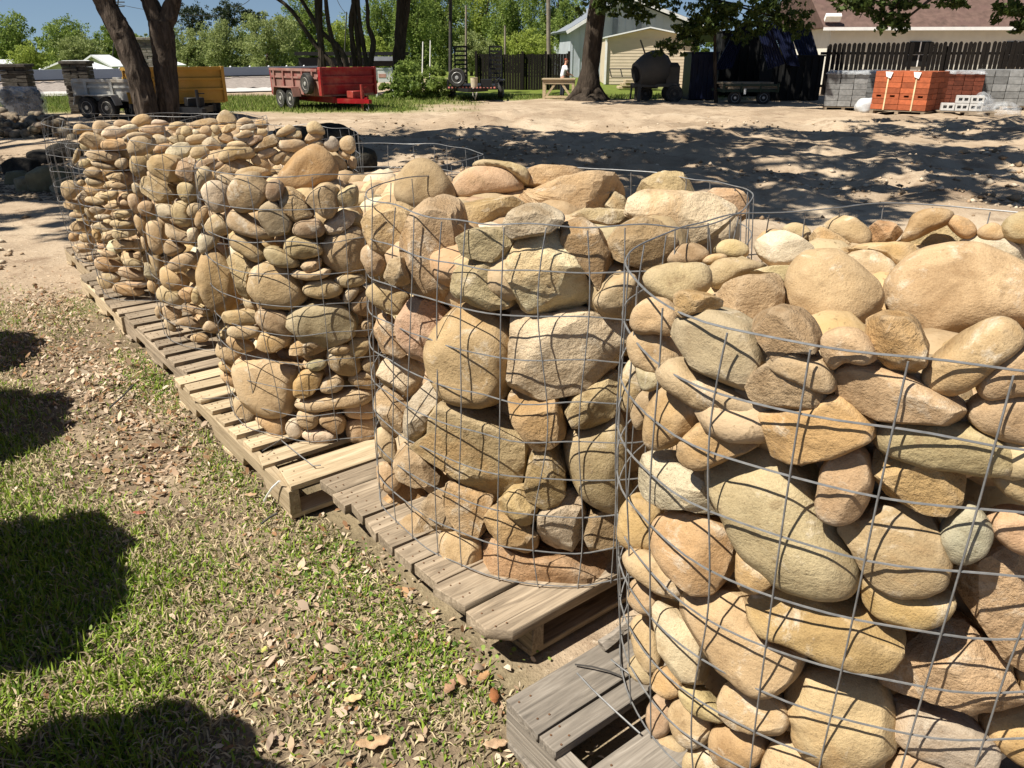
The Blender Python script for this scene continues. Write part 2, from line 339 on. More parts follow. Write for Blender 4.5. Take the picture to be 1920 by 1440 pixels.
# ------------------------------------------------------------------ wire cages
CAGES = {  # centre, rim control points in the photo, z of rim, bottom scale, fill height
 1: dict(c=(.77, 1.40), zt=1.045, bs=.94, R=.56, fill=1.0, rim=[(1182, 482), (1182, 520), (1183, 560), (1281, 608), (1404, 640), (1558, 665), (1741, 691), (1847, 691), (1920, 690), (1920, 392), (1733, 384), (1525, 398), (1420, 407), (1340, 425), (1262, 447)]),
 2: dict(c=(.135, 2.15), zt=1.045, bs=1.06, R=.52, fill=1.0, rim=[(682, 365), (780, 400), (860, 416), (1125, 428), (1252, 433), (1340, 421), (1384, 393), (1420, 370), (1110, 322), (1300, 335)]),
 3: dict(c=(-.635, 2.93), zt=1.045, bs=1.0, R=.51, fill=.99, rim=[(363, 308), (447, 335), (513, 337), (630, 333), (720, 325), (828, 310), (903, 287), (876, 281), (784, 268), (692, 271)]),
 4: dict(c=(-1.27, 3.84), zt=1.045, bs=1.0, R=.52, fill=1.0, rim=[(238, 264), (672, 257), (667, 252)]),
 5: dict(c=(-1.97, 4.66), zt=1.05, bs=.97, R=.54, fill=1.03, rim=[(138, 244)]),
 6: dict(c=(-2.53, 5.42), zt=1.0, bs=.95, R=.55, fill=.62, rim=[]),
}
ZB = .132
for k, cg in CAGES.items():
    pts = []
    for q in cg['rim']:
        p = atz(*q, cg['zt']); dx, dy = p[0] - cg['c'][0], p[1] - cg['c'][1]; pts.append((math.atan2(dy, dx), np.clip(math.hypot(dx, dy), cg['R'] * .86, cg['R'] * 1.16)))
    th = np.linspace(-math.pi, math.pi, 73)[:-1]; r = np.zeros(72)
    for i, t in enumerate(th):     # soft average of the observed radii with the mean radius
        ws, rs = .25, .25 * cg['R']
        for a, q in pts:
            d = abs((a - t + math.pi) % (2 * math.pi) - math.pi); g = math.exp(-(d / .3) ** 2); ws += g; rs += g * q
        r[i] = rs / ws
    cg['rt'] = r
def crad(k, th, z):
    cg = CAGES[k]; i = ((th + math.pi) / (2 * math.pi) * 72) % 72; i0 = int(i) % 72; f = i - int(i)
    r = cg['rt'][i0] * (1 - f) + cg['rt'][(i0 + 1) % 72] * f; u = min(max((z - ZB) / (cg['zt'] - ZB), 0), 1.05)
    r = r * u + cg['R'] * cg['bs'] * (1 - u) * (r / cg['R'] * .5 + .5)
    return r + .012 * math.sin(u * math.pi)
WORD = {1: 'nearest wire cage', 2: 'second wire cage', 3: 'third wire cage', 4: 'fourth wire cage', 5: 'fifth wire cage', 6: 'sixth wire cage'}
CLAB = {1: 'round galvanised wire cage of large rounded rocks, nearest, cut by the right edge', 2: 'round galvanised wire cage with pale angular quarry rocks, second nearest',
        3: 'round wire cage on the palest pallet with one big boulder on top, third in row', 4: 'round wire cage of rounded stones, fourth in the row',
        5: 'round wire cage of flat stacked stones, fifth in the row', 6: 'half empty wire cage with bent rim, farthest in the row'}
def make_cage(k, cpt, zt, label, group, radf, seed, bend=0):
    rg = np.random.default_rng(seed); root = empty('wire_cage', (cpt[0], cpt[1], ZB), 0, label, 'wire cage', group)
    n = int(round(2 * math.pi * .54 / .1045)); rows = 10; ph = rg.random() * .2
    wr = .0016 if k < 3 else .00135
    def pt(t, z, s=0):
        r = radf(t, z) - .004; P = np.array([[math.cos(t) * 3, math.sin(t) * 3, z * 4]]) + seed * 3
        r += .006 * vnoise(P, 11)[0]; zz = z + .010 * vnoise(P * 1.3, 12)[0]
        u = (z - ZB) / (zt - ZB)
        if bend and u > .8: r += bend * (u - .8) * 4 * math.sin(3 * t + 1); zz += bend * .5 * (u - .8) * 4 * math.cos(2 * t)
        return (math.cos(t) * r, math.sin(t) * r, zz - ZB)
    for i in range(rows):
        z = ZB + .006 + (zt - ZB) * i / (rows - 1)
        MB().tube([pt(ph + 2 * math.pi * j / 96, z) for j in range(97)], wr * 1.12, 5, False).build('ring_wire', M_WIRE, root)
    for j in range(n):
        t0 = ph + 2 * math.pi * j / n + rg.normal() * .012; ln = rg.normal() * .02
        path = [pt(t0 + ln * math.sin(i * .35) * .8, ZB + (zt - ZB) * i / 27) for i in range(28)]
        path = [(x * 1.004, y * 1.004, z) for x, y, z in path]
        if k == 3 and j % 5 == 2: path = [(path[0][0] * 1.22, path[0][1] * 1.22, .008), (path[0][0] * 1.1, path[0][1] * 1.1, .004)] + path
        MB().tube(path, wr, 5).build('upright_wire', M_WIRE, root)
    return root
for k, cg in CAGES.items():
    make_cage(k, cg['c'], cg['zt'], CLAB[k], 'wire rock cages in the row', lambda t, z, k=k: crad(k, t, z), k, .05 if k == 6 else 0)

# ------------------------------------------------------------------ stones traced on the cages
COLR = {'t': (.42, .303, .172), 'o': (.42, .278, .134), 'g': (.41, .36, .275), 'G': (.385, .302, .178), 'w': (.545, .45, .32), 'p': (.425, .292, .175), 'b': (.31, .21, .118), 'd': (.15, .135, .13)}
CWORD = {'t': 'tan', 'o': 'ochre', 'g': 'grey', 'G': 'grey green', 'w': 'pale', 'p': 'pinkish', 'b': 'brown', 'd': 'dark grey'}
def ico(n):
    bm = bmesh.new(); bmesh.ops.create_icosphere(bm, subdivisions=n, radius=1); V = np.array([v.co[:] for v in bm.verts]); F = np.array([[v.index for v in f.verts] for f in bm.faces]); bm.free(); return V, F
ICO = {n: ico(n) for n in (2, 3, 4, 5)}
def chaikin(p, it, c=.25):
    for _ in range(it): q = np.roll(p, -1, 0); p = np.stack([p * (1 - c) + q * c, p * c + q * (1 - c)], 1).reshape(-1, 2)
    return p
def polar(p, th):
    """outline radius about the origin in directions th"""
    q = np.roll(p, -1, 0); e = q - p; out = np.zeros(len(th)); ct, st = np.cos(th), np.sin(th)
    for a, d in zip(p, e):
        den = ct * d[1] - st * d[0]; den = np.where(abs(den) < 1e-12, 1e-12, den)
        t = (a[0] * d[1] - a[1] * d[0]) / den; s = (a[0] * st - a[1] * ct) / den
        ok = (t > 0) & (s >= -1e-6) & (s <= 1 + 1e-6); out = np.where(ok, np.maximum(out, t), out)
    m = out[out > 0]; return np.where(out > 0, out, m.mean() if len(m) else .03)
def shape_stone(poly, tf, tb, sh, seed, sub):
    """poly (n,2) about its centroid in metres -> vertices in (u,v,n)"""
    rg = np.random.default_rng(seed); D, F = ICO[sub]
    poly = chaikin(poly, 2) if sh == 'r' else chaikin(poly, 1, .16 if sh == 's' else .07)
    th = np.linspace(-math.pi, math.pi, 181); rt = polar(poly, th)
    if sh == 'a': rt = rt * (1 + .02 * vnoise(np.c_[np.cos(th) * 3, np.sin(th) * 3, th * 0 + seed], 3))
    a = np.arctan2(D[:, 1], D[:, 0]); rho = np.hypot(D[:, 0], D[:, 1]); r = np.interp(a, th, rt)
    pw = {'r': 2.9, 's': 4.4, 'a': 6.5}[sh]; s = 1 / (rho ** pw + abs(D[:, 2]) ** pw) ** (1 / pw)
    V = np.c_[np.cos(a) * r * rho * s, np.sin(a) * r * rho * s, D[:, 2] * s * np.where(D[:, 2] > 0, tf, tb)]
    size = math.sqrt(rt.mean() * max(tf, .02)); sz = rt.mean()
    ncut = {'r': 3, 's': 6, 'a': 11}[sh]
    for i in range(ncut):     # flat fracture faces, mostly on the front
        az = rg.random() * 6.28; el = rg.uniform(.3, 1.5); nrm = np.array([math.cos(az) * math.cos(el), math.sin(az) * math.cos(el), math.sin(el)])
        h = V @ nrm; hm = h.max(); cut = hm * (rg.uniform(.68, .90) if sh == 'a' else rg.uniform(.80, .95) if sh == 's' else rg.uniform(.88, .97))
        ex = np.clip(h - cut, 0, None); V = V - np.outer(ex * (.97 if sh == 'a' else .86 if sh == 's' else .75), nrm)
    nz = D * np.array([1, 1, .8]); am = {'r': .045, 's': .032, 'a': .028}[sh] * sz
    d = fbm(nz * 1.6 + seed * 1.7, seed % 97, 2) * am
    if sub >= 3: d += fbm(V / sz * (3.2 if sh != 'a' else 4.2) + seed, seed % 89, 3) * am * (.28 if sh == 'r' else .45 if sh == 's' else .7)
    if sh == 'a' and sub >= 3: d -= np.clip(.12 - abs(vnoise(V / sz * 2.0 + seed * 2, seed % 83)), 0, 1) * am * 3.0
    nrm = D / np.linalg.norm(D, axis=1)[:, None]
    return V + nrm * d[:, None], F
STONES = []
def cage_hit(k, px, py, inset):
    cg = CAGES[k]; d = ray(px, py); c = np.array(cg['c']); rr = cg['R']
    for _ in range(5):
        q = rr - inset; a = d[0] ** 2 + d[1] ** 2; b = -2 * (d[0] * c[0] + d[1] * c[1]); e = c @ c - q * q; disc = b * b - 4 * a * e
        t = (-b - math.sqrt(disc)) / (2 * a) if disc > 0 else -b / (2 * a)
        p = CAM + d * t; rr = crad(k, math.atan2(p[1] - c[1], p[0] - c[0]), p[2])
    return p, t
def place(k, col, sh, top, P, seed):
    if k == 2 and sh == 's': sh = 'a'          # quarried, squarer stone in this cage
    cg = CAGES[k]; c2 = np.array(cg['c']); cx, cy = (P.max(0) + P.min(0)) / 2; wpx, hpx = np.ptp(P[:, 0]), np.ptp(P[:, 1]); d = ray(cx, cy)
    if top:
        q = atz(cx, min(cy + .12 * hpx, 900), cg['fill'] - .02); t = (q[1]) / d[1]
        if math.hypot(*(q[:2] - c2)) > cg['R'] - .09:
            p0, t0 = cage_hit(k, cx, cy, .09)
            if t < t0: t = t0
            p1 = CAM + d * t
            if math.hypot(*(p1[:2] - c2)) > cg['R'] * 1.05 and t > t0:    # behind the far rim: pull forward along the same ray
                h = d[:2] @ c2 / (d[:2] @ d[:2]); t = min(t, h + (cg['R'] - .1) / math.hypot(*d[:2]))
        p0 = CAM + d * t; v = -d / np.linalg.norm(d); n = v + np.array([0, 0, .25]); n /= np.linalg.norm(n)
        sw = wpx * t / FPX; shh = hpx * t / FPX; tf = np.clip(.36 * math.sqrt(sw * max(shh, sw * .45)), .02, .15); tb = tf * 1.15
    else:
        p0, t = cage_hit(k, cx, cy, .02); m = math.sqrt(wpx * hpx) * t / FPX; tf = float(np.clip(.36 * m, .014, .10)); tb = tf * 1.25
        p0, t = cage_hit(k, cx, cy, tf * 1.0 + .011)
        rad_ = np.array([*(p0[:2] - c2), 0]); rad_ /= np.linalg.norm(rad_); v = -d / np.linalg.norm(d); q = max(0, rad_ @ v)
        n = rad_ * q + v * (1 - q) * .8 + v * .25; n /= np.linalg.norm(n)
    e1 = np.cross([0, 0, 1.], n); e1 /= np.linalg.norm(e1); e2 = np.cross(n, e1)
    uv = []
    for x, y in P: r_ = ray(x, y); tt = ((p0 - CAM) @ n) / (r_ @ n); w_ = CAM + r_ * tt - p0; uv.append((w_ @ e1, w_ @ e2))
    uv = np.array(uv); a2 = np.cross(uv, np.roll(uv, -1, 0)); 
    if a2.sum() < 0: uv = uv[::-1]; a2 = np.cross(uv, np.roll(uv, -1, 0))
    cen = ((uv + np.roll(uv, -1, 0)) * a2[:, None]).sum(0) / (3 * a2.sum()); uv = uv - cen; p0 = p0 + e1 * cen[0] + e2 * cen[1]
    uv = uv * {'r': 1.095, 's': 1.08, 'a': 1.06}[sh]
    area = wpx * hpx; sub = 5 if area > 24000 else 4 if area > 2500 else 3
    V, F = shape_stone(uv, tf, tb, sh, seed, sub)
    STONES.append(dict(k=k, col=col, sh=sh, top=top, px=(cx, cy), area=area, wh=(wpx, hpx), p=p0, M=np.stack([e1, e2, n], 1), V=V, F=F, seed=seed))
TR = []
def trace(k, ox, oy, s, txt):
    for ln in txt.strip().splitlines():
        fl, *pp = ln.split(); P = np.array([[float(q) for q in p.split(',')] for p in pp]); TR.append((k, fl[0], fl[1], 'T' in fl, P / s + np.array([ox, oy])))
trace(1, 1140, 360, 2.4615, '''
GrT 175,385 230,345 330,335 440,335 468,370 468,440 400,480 320,525 230,480 175,430
brT 270,330 300,275 370,238 430,250 470,290 440,325 350,340
orT 490,260 540,222 600,225 650,260 640,300 570,310 500,285
orT 430,330 460,295 520,285 560,305 500,335
trT 460,390 480,330 560,305 640,320 740,345 660,370 580,410 500,450
wsT 680,240 740,195 810,188 880,215 945,260 930,300 850,340 760,340 700,290
orT 683,215 740,170 800,180 800,205 730,230 690,245
trT 800,170 850,142 900,150 940,185 930,230 860,215 810,190
taT 930,200 980,165 1050,200 1130,250 1120,275 1000,275 940,250
trT 990,165 1040,125 1100,115 1170,140 1215,195 1205,245 1150,258 1080,235 1030,195
oaT 1200,170 1250,135 1320,150 1360,185 1310,235 1220,248
orT 1370,190 1400,120 1450,85 1530,80 1595,95 1580,140 1500,170 1420,215 1350,225
GaT 1400,200 1460,150 1530,130 1590,155 1645,205 1640,240 1560,265 1470,268 1430,255 1310,240
orT 1550,120 1620,112 1680,140 1705,190 1660,220 1600,190
trT 1695,185 1760,142 1810,150 1840,210 1790,230 1720,215
trT 1810,155 1860,110 1920,95 1980,110 1980,225 1850,230
gsT 1610,255 1680,205 1780,200 1880,250 1925,315 1880,330 1800,295 1700,265
wsT 1840,225 1920,215 1980,240 1980,335 1900,300 1850,255
trT 815,500 830,400 870,320 940,275 1040,272 1110,315 1190,385 1245,440 1258,500 1205,580 1130,622 1030,645 940,605 840,545
GsT 1075,320 1140,275 1240,285 1310,330 1335,385 1300,455 1250,475 1180,400
osT 1060,272 1200,250 1380,245 1440,270 1410,320 1340,375 1290,310 1200,285
trT 1298,480 1310,400 1360,330 1450,280 1580,257 1700,262 1820,310 1920,370 1990,450 1980,590 1860,612 1750,645 1640,660 1530,695 1460,700 1390,620 1320,565
paT 500,460 560,420 660,390 785,376 812,440 808,525 740,550 680,580 640,595 560,565 515,530
tsT 620,385 740,350 850,345 855,400 830,445 780,380
oa 325,470 350,452 430,470 510,500 518,540 430,550 360,575 322,590
ba 640,600 700,560 780,533 860,545 920,600 960,680 968,735 860,725 745,775 700,705
tr 988,690 1010,650 1070,628 1150,640 1205,690 1240,770 1180,790 1100,770 1040,825 1000,765
oa 1178,602 1270,565 1380,575 1430,620 1472,720 1462,800 1400,855 1320,835 1260,785 1200,695
tr 1455,855 1500,780 1580,710 1680,640 1800,590 1885,620 1918,680 1850,742 1760,795 1695,875 1590,925 1500,905
Gs 322,680 330,600 390,555 480,541 570,570 650,620 700,720 714,820 655,903 560,885 460,845 370,765
tr 740,800 760,740 840,723 930,758 1005,775 1042,860 1035,925 960,905 850,855
pa 653,890 680,830 760,780 850,763 937,753 978,860 998,960 930,998 830,1008 720,993 668,940
tr 115,620 130,540 180,495 240,486 300,530 322,600 305,665 220,645 140,655
tr 97,690 130,640 200,628 260,660 312,730 325,780 265,835 180,825 120,785
tr 252,830 280,790 340,768 400,830 500,870 600,910 715,990 685,1025 570,1030 440,995 330,925 270,885
ts 1038,840 1090,790 1180,778 1300,810 1420,860 1530,920 1645,1000 1605,1065 1430,1073 1280,1045 1160,985 1060,905
tr 1698,870 1750,790 1830,738 1920,718 1990,740 1990,930 1850,930 1740,955
tr 1652,1010 1700,950 1800,925 1920,920 1990,940 1990,1155 1900,1155 1790,1125 1690,1075
os 698,1090 720,1010 820,1000 960,980 1030,935 1085,935 1145,985 1212,1080 1218,1132 1130,1175 1010,1218 880,1228 770,1193
Gr 1228,1110 1270,1060 1400,1048 1560,1058 1700,1083 1830,1158 1893,1220 1852,1283 1720,1293 1560,1263 1400,1233 1270,1185
or 178,1110 200,1000 250,920 285,893 360,950 442,990 402,1085 330,1145 240,1188 188,1165
os 343,1200 370,1130 440,1050 490,1000 600,1020 702,1160 645,1195 540,1235 450,1278 368,1253
tr 48,900 80,800 112,768 160,870 152,935 100,1015 58,995
br 108,1010 140,930 200,908 228,960 182,1065 130,1105
Gr 130,790 180,828 252,832 242,902 160,925
''')
trace(1, 1140, 840, 2.4, '''
wa 128,180 150,80 200,18 280,28 340,70 430,110 500,160 548,260 522,303 450,293 370,263 260,268 160,215
Gr 480,110 520,50 620,18 740,8 830,58 910,130 952,220 1002,330 1082,440 1118,530 1102,622 1020,648 920,633 780,583 700,533 638,440 560,290 508,200
ts 943,230 970,80 1030,8 1110,-2 1162,50 1187,150 1172,232 1122,303 1030,328 958,293
oa 1188,100 1200,18 1270,18 1400,58 1530,78 1608,120 1592,242 1532,288 1420,278 1258,213
tr 1728,130 1800,90 1900,70 1970,80 1970,250 1870,245 1780,195
gr 1487,400 1520,330 1580,268 1640,250 1702,310 1723,380 1692,462 1620,508 1548,503 1516,452
ts 1043,350 1110,310 1230,268 1330,253 1440,298 1492,380 1528,480 1512,582 1420,634 1310,633 1218,593 1148,523 1088,402
tr 1695,320 1790,268 1920,285 1970,300 1970,475 1860,475 1760,415
os 212,380 240,310 330,283 440,298 562,370 573,440 532,562 470,643 400,643 328,593 266,502 228,442
or 48,380 70,260 120,208 200,228 243,300 212,380 232,442 140,464 68,433
or 583,530 588,458 650,458 722,540 764,592 690,643 620,643 583,602
tr 73,480 110,453 200,468 282,520 344,600 343,663 280,673 218,643 158,593 108,562
pa 1567,600 1590,520 1680,448 1790,443 1900,518 1980,600 1980,965 1850,975 1768,922 1688,802 1608,682
or 1148,640 1170,558 1240,600 1400,640 1542,658 1553,700 1502,763 1380,803 1258,773 1168,712
os 653,680 690,628 780,613 900,638 1000,658 1122,680 1202,750 1293,820 1313,890 1262,963 1150,968 1020,933 920,883 798,833 708,813 668,752
ts 338,720 360,660 440,630 560,618 640,658 684,760 742,830 873,900 843,1002 762,1073 690,1083 618,1043 558,982 478,912 398,822
ws 213,760 240,688 300,718 372,770 433,850 434,940 412,1083 338,1033 258,922
tr 88,640 130,578 200,618 238,700 202,763 118,723
tr 108,780 160,748 212,790 243,920 232,993 180,1013 128,922
Gr 88,990 120,928 190,928 243,970 202,1063 138,1053
or 198,1060 220,998 282,978 333,1050 332,1103 270,1133 218,1092
tr 320,1075 410,1075 482,1150 535,1200 502,1238 420,1205 348,1153
ts 508,1120 540,1058 620,1048 722,1090 793,1150 818,1220 782,1273 690,1273 578,1243 518,1192
tr 798,1140 830,1060 890,983 960,988 1120,998 1222,1070 1283,1180 1293,1310 1242,1383 1140,1428 1020,1423 908,1373 848,1282 843,1200
pa 1208,1000 1280,928 1380,858 1480,798 1600,788 1702,870 1763,940 1823,1060 1823,1113 1700,1153 1560,1178 1428,1153 1288,1113 1236,1062
gs 1283,1180 1308,1148 1420,1168 1562,1200 1663,1260 1743,1340 1723,1413 1640,1423 1498,1393 1368,1353 1286,1292
or 1678,1260 1710,1188 1800,1168 1920,1178 1980,1200 1980,1410 1840,1413 1748,1342
or 1828,1000 1870,978 1960,995 1960,1145 1880,1133
tr 188,1160 230,1098 292,1130 303,1200 262,1293 208,1303 178,1232
tr 278,1200 300,1138 350,1113 432,1150 473,1220 452,1313 390,1348 318,1313
tr 205,1310 280,1288 343,1330 353,1380 290,1393 218,1353
pr 158,1300 200,1268 243,1320 253,1400 200,1393
or 458,1300 488,1248 580,1238 662,1270 713,1310 702,1383 640,1433 558,1433 478,1403
tr 343,1400 370,1353 450,1348 513,1390 523,1465 348,1465
tr 698,1420 730,1338 800,1288 883,1340 993,1420 1003,1475 700,1475
tr 1258,1440 1300,1368 1400,1358 1483,1400 1563,1440 1563,1490 1260,1490
tr 238,1440 260,1383 312,1400 333,1465 245,1465
''')
trace(2, 640, 240, 2.2857, '''
brT 233,290 245,210 290,155 350,140 410,165 452,220 488,297 445,325 340,360 268,335
prT 472,240 520,190 600,168 690,173 752,210 780,258 740,275 640,290 560,305 498,303
trT 562,172 590,140 660,145 740,155 802,182 795,245 770,230 700,180 640,170
taT 778,240 800,180 850,166 960,173 1067,180 1072,212 990,238 880,250
tsT 690,292 850,250 1050,211 1172,213 1275,272 1235,305 1180,290 1150,352 1000,372 850,335 760,315
oaT 478,330 540,300 630,280 720,295 805,332 765,355 695,405 620,440 540,435 488,385
wa 693,420 720,360 790,333 860,330 943,370 948,402 892,450 820,460 745,482 703,452
GaT 1122,332 1165,273 1212,300 1238,332 1200,354 1130,354
tsT 938,372 1000,358 1110,353 1222,360 1233,412 1150,425 1060,408 960,410
waT 1217,382 1240,318 1300,278 1400,273 1540,278 1652,310 1693,347 1642,402 1562,483 1490,503 1418,473 1388,422 1298,405
taT 1267,272 1290,230 1350,193 1452,188 1502,220 1543,272 1480,285 1380,280 1300,290
paT 1548,290 1600,263 1692,268 1743,300 1743,372 1692,405 1660,402 1680,350 1640,312
ba 1158,500 1200,440 1290,388 1372,400 1423,480 1412,562 1350,604 1258,593 1178,563
ba 937,490 950,420 1050,398 1122,450 1153,540 1183,600 1142,663 1090,684 1058,622 998,582
tr 1078,740 1110,688 1180,638 1252,623 1263,680 1222,793 1160,798 1108,773
wa 697,560 720,498 800,463 920,443 973,500 1033,600 1068,690 1062,748 990,773 870,783 780,778 738,702
wa 733,800 880,792 1020,778 1162,788 1208,850 1193,1032 1100,1078 960,1113 790,1133 722,1093 738,940
Gs 478,680 490,608 540,548 640,558 712,600 738,700 722,768 650,773 558,743 488,712
Gs 498,470 560,433 660,433 722,450 728,490 692,563 620,573 528,543
ts 263,620 270,480 330,360 400,298 460,298 497,350 494,400 527,450 502,562 482,702 420,748 348,733 288,692
ta 83,400 110,360 170,333 260,318 323,355 273,452 252,522 237,563 180,553 148,547 108,482
tr 83,560 95,508 150,498 203,560 172,633 118,633
ts 168,640 200,568 252,553 272,610 288,682 228,673
tr 108,700 150,663 230,678 293,710 283,772 240,803 168,773 128,742
ps 243,830 260,758 320,728 400,748 463,790 443,862 403,922 387,1033 328,1003 268,912
tr 388,940 430,848 500,778 570,748 652,788 713,850 736,940 722,1052 682,1163 600,1191 498,1163 428,1113 393,1032
ts 138,870 160,798 210,798 252,850 293,950 250,983 178,963
''')
trace(2, 640, 640, 2.4, '''
wa 158,150 190,88 240,53 300,68 372,120 383,170 330,233 290,248 248,203 198,203
pa 158,240 200,198 262,240 303,290 292,372 240,443 188,393 148,302
wa 283,420 298,330 338,248 400,178 452,178 463,230 432,332 382,393 330,473 298,453
ts 346,470 438,400 440,330 480,268 560,283 680,308 772,318 833,400 833,562 802,643 740,688 680,693 598,653 498,603 398,553
oa 752,260 778,218 860,213 952,238 988,310 1008,420 940,463 880,473 828,423 788,372
oa 828,640 850,528 880,473 980,458 1003,560 1003,682 972,733 900,738 838,703
ta 1013,320 1050,248 1150,178 1250,148 1260,282 1200,353 1110,398 1038,373
tr 1008,500 1030,408 1120,388 1200,348 1270,308 1270,745 1190,748 1098,703 1048,622
tr 148,430 180,378 242,440 253,520 243,553 178,523
ps 243,530 265,463 310,453 372,520 433,600 423,643 340,658 268,623
tr 158,560 200,538 262,580 273,640 220,693 168,643
os 208,690 290,633 352,648 383,690 363,752 310,803 250,833 178,803 158,742
Gs 373,740 400,688 450,668 532,738 523,822 490,853 428,833 388,793
ta 468,700 490,628 560,648 683,700 673,762 642,802 622,873 548,888 518,832 478,782
bs 273,830 290,788 370,763 453,830 453,962 390,973 308,933
tr 448,890 460,848 540,848 623,880 623,1002 560,1043 498,1033 458,972
oa 698,730 760,668 820,658 883,740 883,812 820,823 758,783
oa 642,800 680,748 750,753 832,808 883,860 873,932 830,948 738,903 658,853
wa 888,850 888,770 960,688 1040,668 1082,720 1103,790 1093,882 1040,933 970,938 908,913
ba 1093,880 1110,788 1180,758 1260,778 1265,942 1190,963 1118,933
oa 628,960 650,908 700,888 840,948 1000,948 1130,928 1202,958 1243,1000 1192,1063 1080,1093 940,1108 798,1093 698,1063 638,1022
''')
trace(3, 340, 200, 6, '''
orT 1096,820 1118,740 1250,600 1380,500 1490,446 1582,478 1682,570 1744,700 1738,802 1680,855 1562,880 1460,940 1350,996 1250,965 1146,905
tr 158,800 180,720 240,673 310,688 342,740 353,820 260,864 232,924 188,964
wr 237,950 260,880 340,838 440,848 522,900 553,980 542,1082 480,1173 410,1193 328,1153 278,1052
tr 552,960 590,860 660,780 740,743 832,753 883,810 943,880 968,960 953,1062 902,1123 800,1183 698,1173 618,1133 568,1062
br 958,900 1000,818 1100,828 1153,900 1133,1002 1060,1063 968,1043
ta 1098,1130 1120,1000 1160,913 1220,928 1332,1000 1412,1100 1483,1210 1432,1273 1320,1298 1218,1263 1138,1193
ts 1408,1050 1460,960 1550,888 1650,868 1752,920 1783,1000 1752,1152 1702,1233 1620,1243 1498,1133
ts 1728,1020 1780,960 1880,900 1980,880 1990,1105 1830,1128 1748,1093
wa 1618,1330 1700,1238 1820,1163 1922,1198 1963,1260 1900,1333 1780,1423 1640,1443 1608,1402
tr 537,1270 570,1188 640,1148 702,1208 802,1288 932,1378 1003,1440 960,1483 798,1463 638,1403 558,1342
Gs 878,1220 920,1128 1000,1068 1090,1078 1162,1180 1243,1290 1233,1382 1130,1443 1018,1453 928,1333
br 1248,1380 1300,1298 1420,1248 1562,1298 1603,1400 1563,1463 1328,1473
or 143,1270 190,1178 250,1113 312,1128 323,1220 262,1293 232,1373 168,1353
ts 268,1360 320,1268 400,1198 462,1228 513,1310 563,1400 500,1443 348,1443
orT 598,770 640,718 750,688 880,688 1005,730 980,780 850,800 720,800 640,815
taT 490,660 560,573 660,558 762,610 853,660 820,700 720,700 650,740 560,790 390,800 368,750
ts 400,800 460,753 560,778 623,830 583,883 500,873
trT 288,660 330,613 420,608 493,650 440,705 350,715 308,702
orT 418,580 450,508 540,453 680,448 792,480 828,550 745,590 620,580 540,630 470,635
bsT 158,640 260,608 340,578 425,600 335,645 250,690 168,705
trT 498,440 560,398 660,388 742,430 765,470 600,470
baT 768,440 850,388 950,348 1030,308 1092,370 1072,432 960,475 850,520 798,493
trT 1066,440 1120,378 1220,358 1340,373 1414,430 1362,493 1250,505 1128,495
GrT 828,560 900,488 1000,463 1093,500 1065,535 980,580 900,600
tsT 778,590 850,553 962,600 1013,680 985,725 900,700 820,650
brT 978,580 1040,518 1150,508 1255,508 1160,565 1115,640 1050,650
trT 1108,590 1160,538 1260,523 1325,540 1210,640 1128,660
trT 598,350 660,288 740,263 803,290 795,335 700,360
daT 578,340 700,348 785,338 725,405 638,400
tsT 718,400 800,338 920,328 955,350 865,400 780,450
trT 1058,320 1110,258 1210,203 1273,230 1283,283 1200,320 1120,340
tsT 1178,320 1240,283 1342,278 1353,352 1270,370 1188,355
trT 1408,240 1430,188 1490,163 1552,190 1613,270 1603,315 1530,300 1440,310
taT 1378,370 1440,298 1500,263 1562,290 1603,340 1525,385 1430,425
trT 1418,430 1490,388 1593,388 1600,440 1500,475
gsT 1588,430 1650,358 1710,338 1772,400 1765,485 1680,505
trT 1768,430 1810,358 1880,333 1943,350 1963,480 1900,530 1818,505
trT 1618,510 1700,488 1782,560 1853,640 1863,700 1790,735 1750,650 1700,570
trT 1758,500 1850,508 1913,560 1865,600 1790,550
trT 1862,620 1900,558 1970,578 1970,695 1900,695
''')
trace(4, 340, 200, 6, '''
waT 228,410 290,358 350,338 402,380 443,450 365,480 268,460
trT 98,530 130,468 210,443 292,470 323,520 245,590 138,580
trT 28,370 80,328 200,318 300,318 345,350 270,390 200,420 58,420
gsT 643,255 700,213 790,198 843,220 838,258 740,268
trT 798,290 860,253 965,253 965,320 880,340
trT 318,230 380,203 433,240 435,300 380,320
trT 198,270 240,223 310,218 343,270 335,330 228,320
osT 438,270 500,218 605,198 615,245 525,290 450,310
wrT 118,280 150,253 203,280 205,330 128,330
tsT 408,350 480,288 560,298 593,370 535,410 448,390
trT -5,320 0,240 50,218 112,240 123,315 60,340
''')
trace(5, 340, 200, 6, '''
tsT 78,205 180,163 330,138 393,150 403,200 300,225 180,245 108,245
tsT 398,140 430,78 490,43 562,70 613,130 623,185 540,200 458,190 403,188
trT 618,210 640,148 710,123 792,150 818,195 740,210 658,238
orT 818,180 860,148 940,163 985,200 935,250 848,230
''')
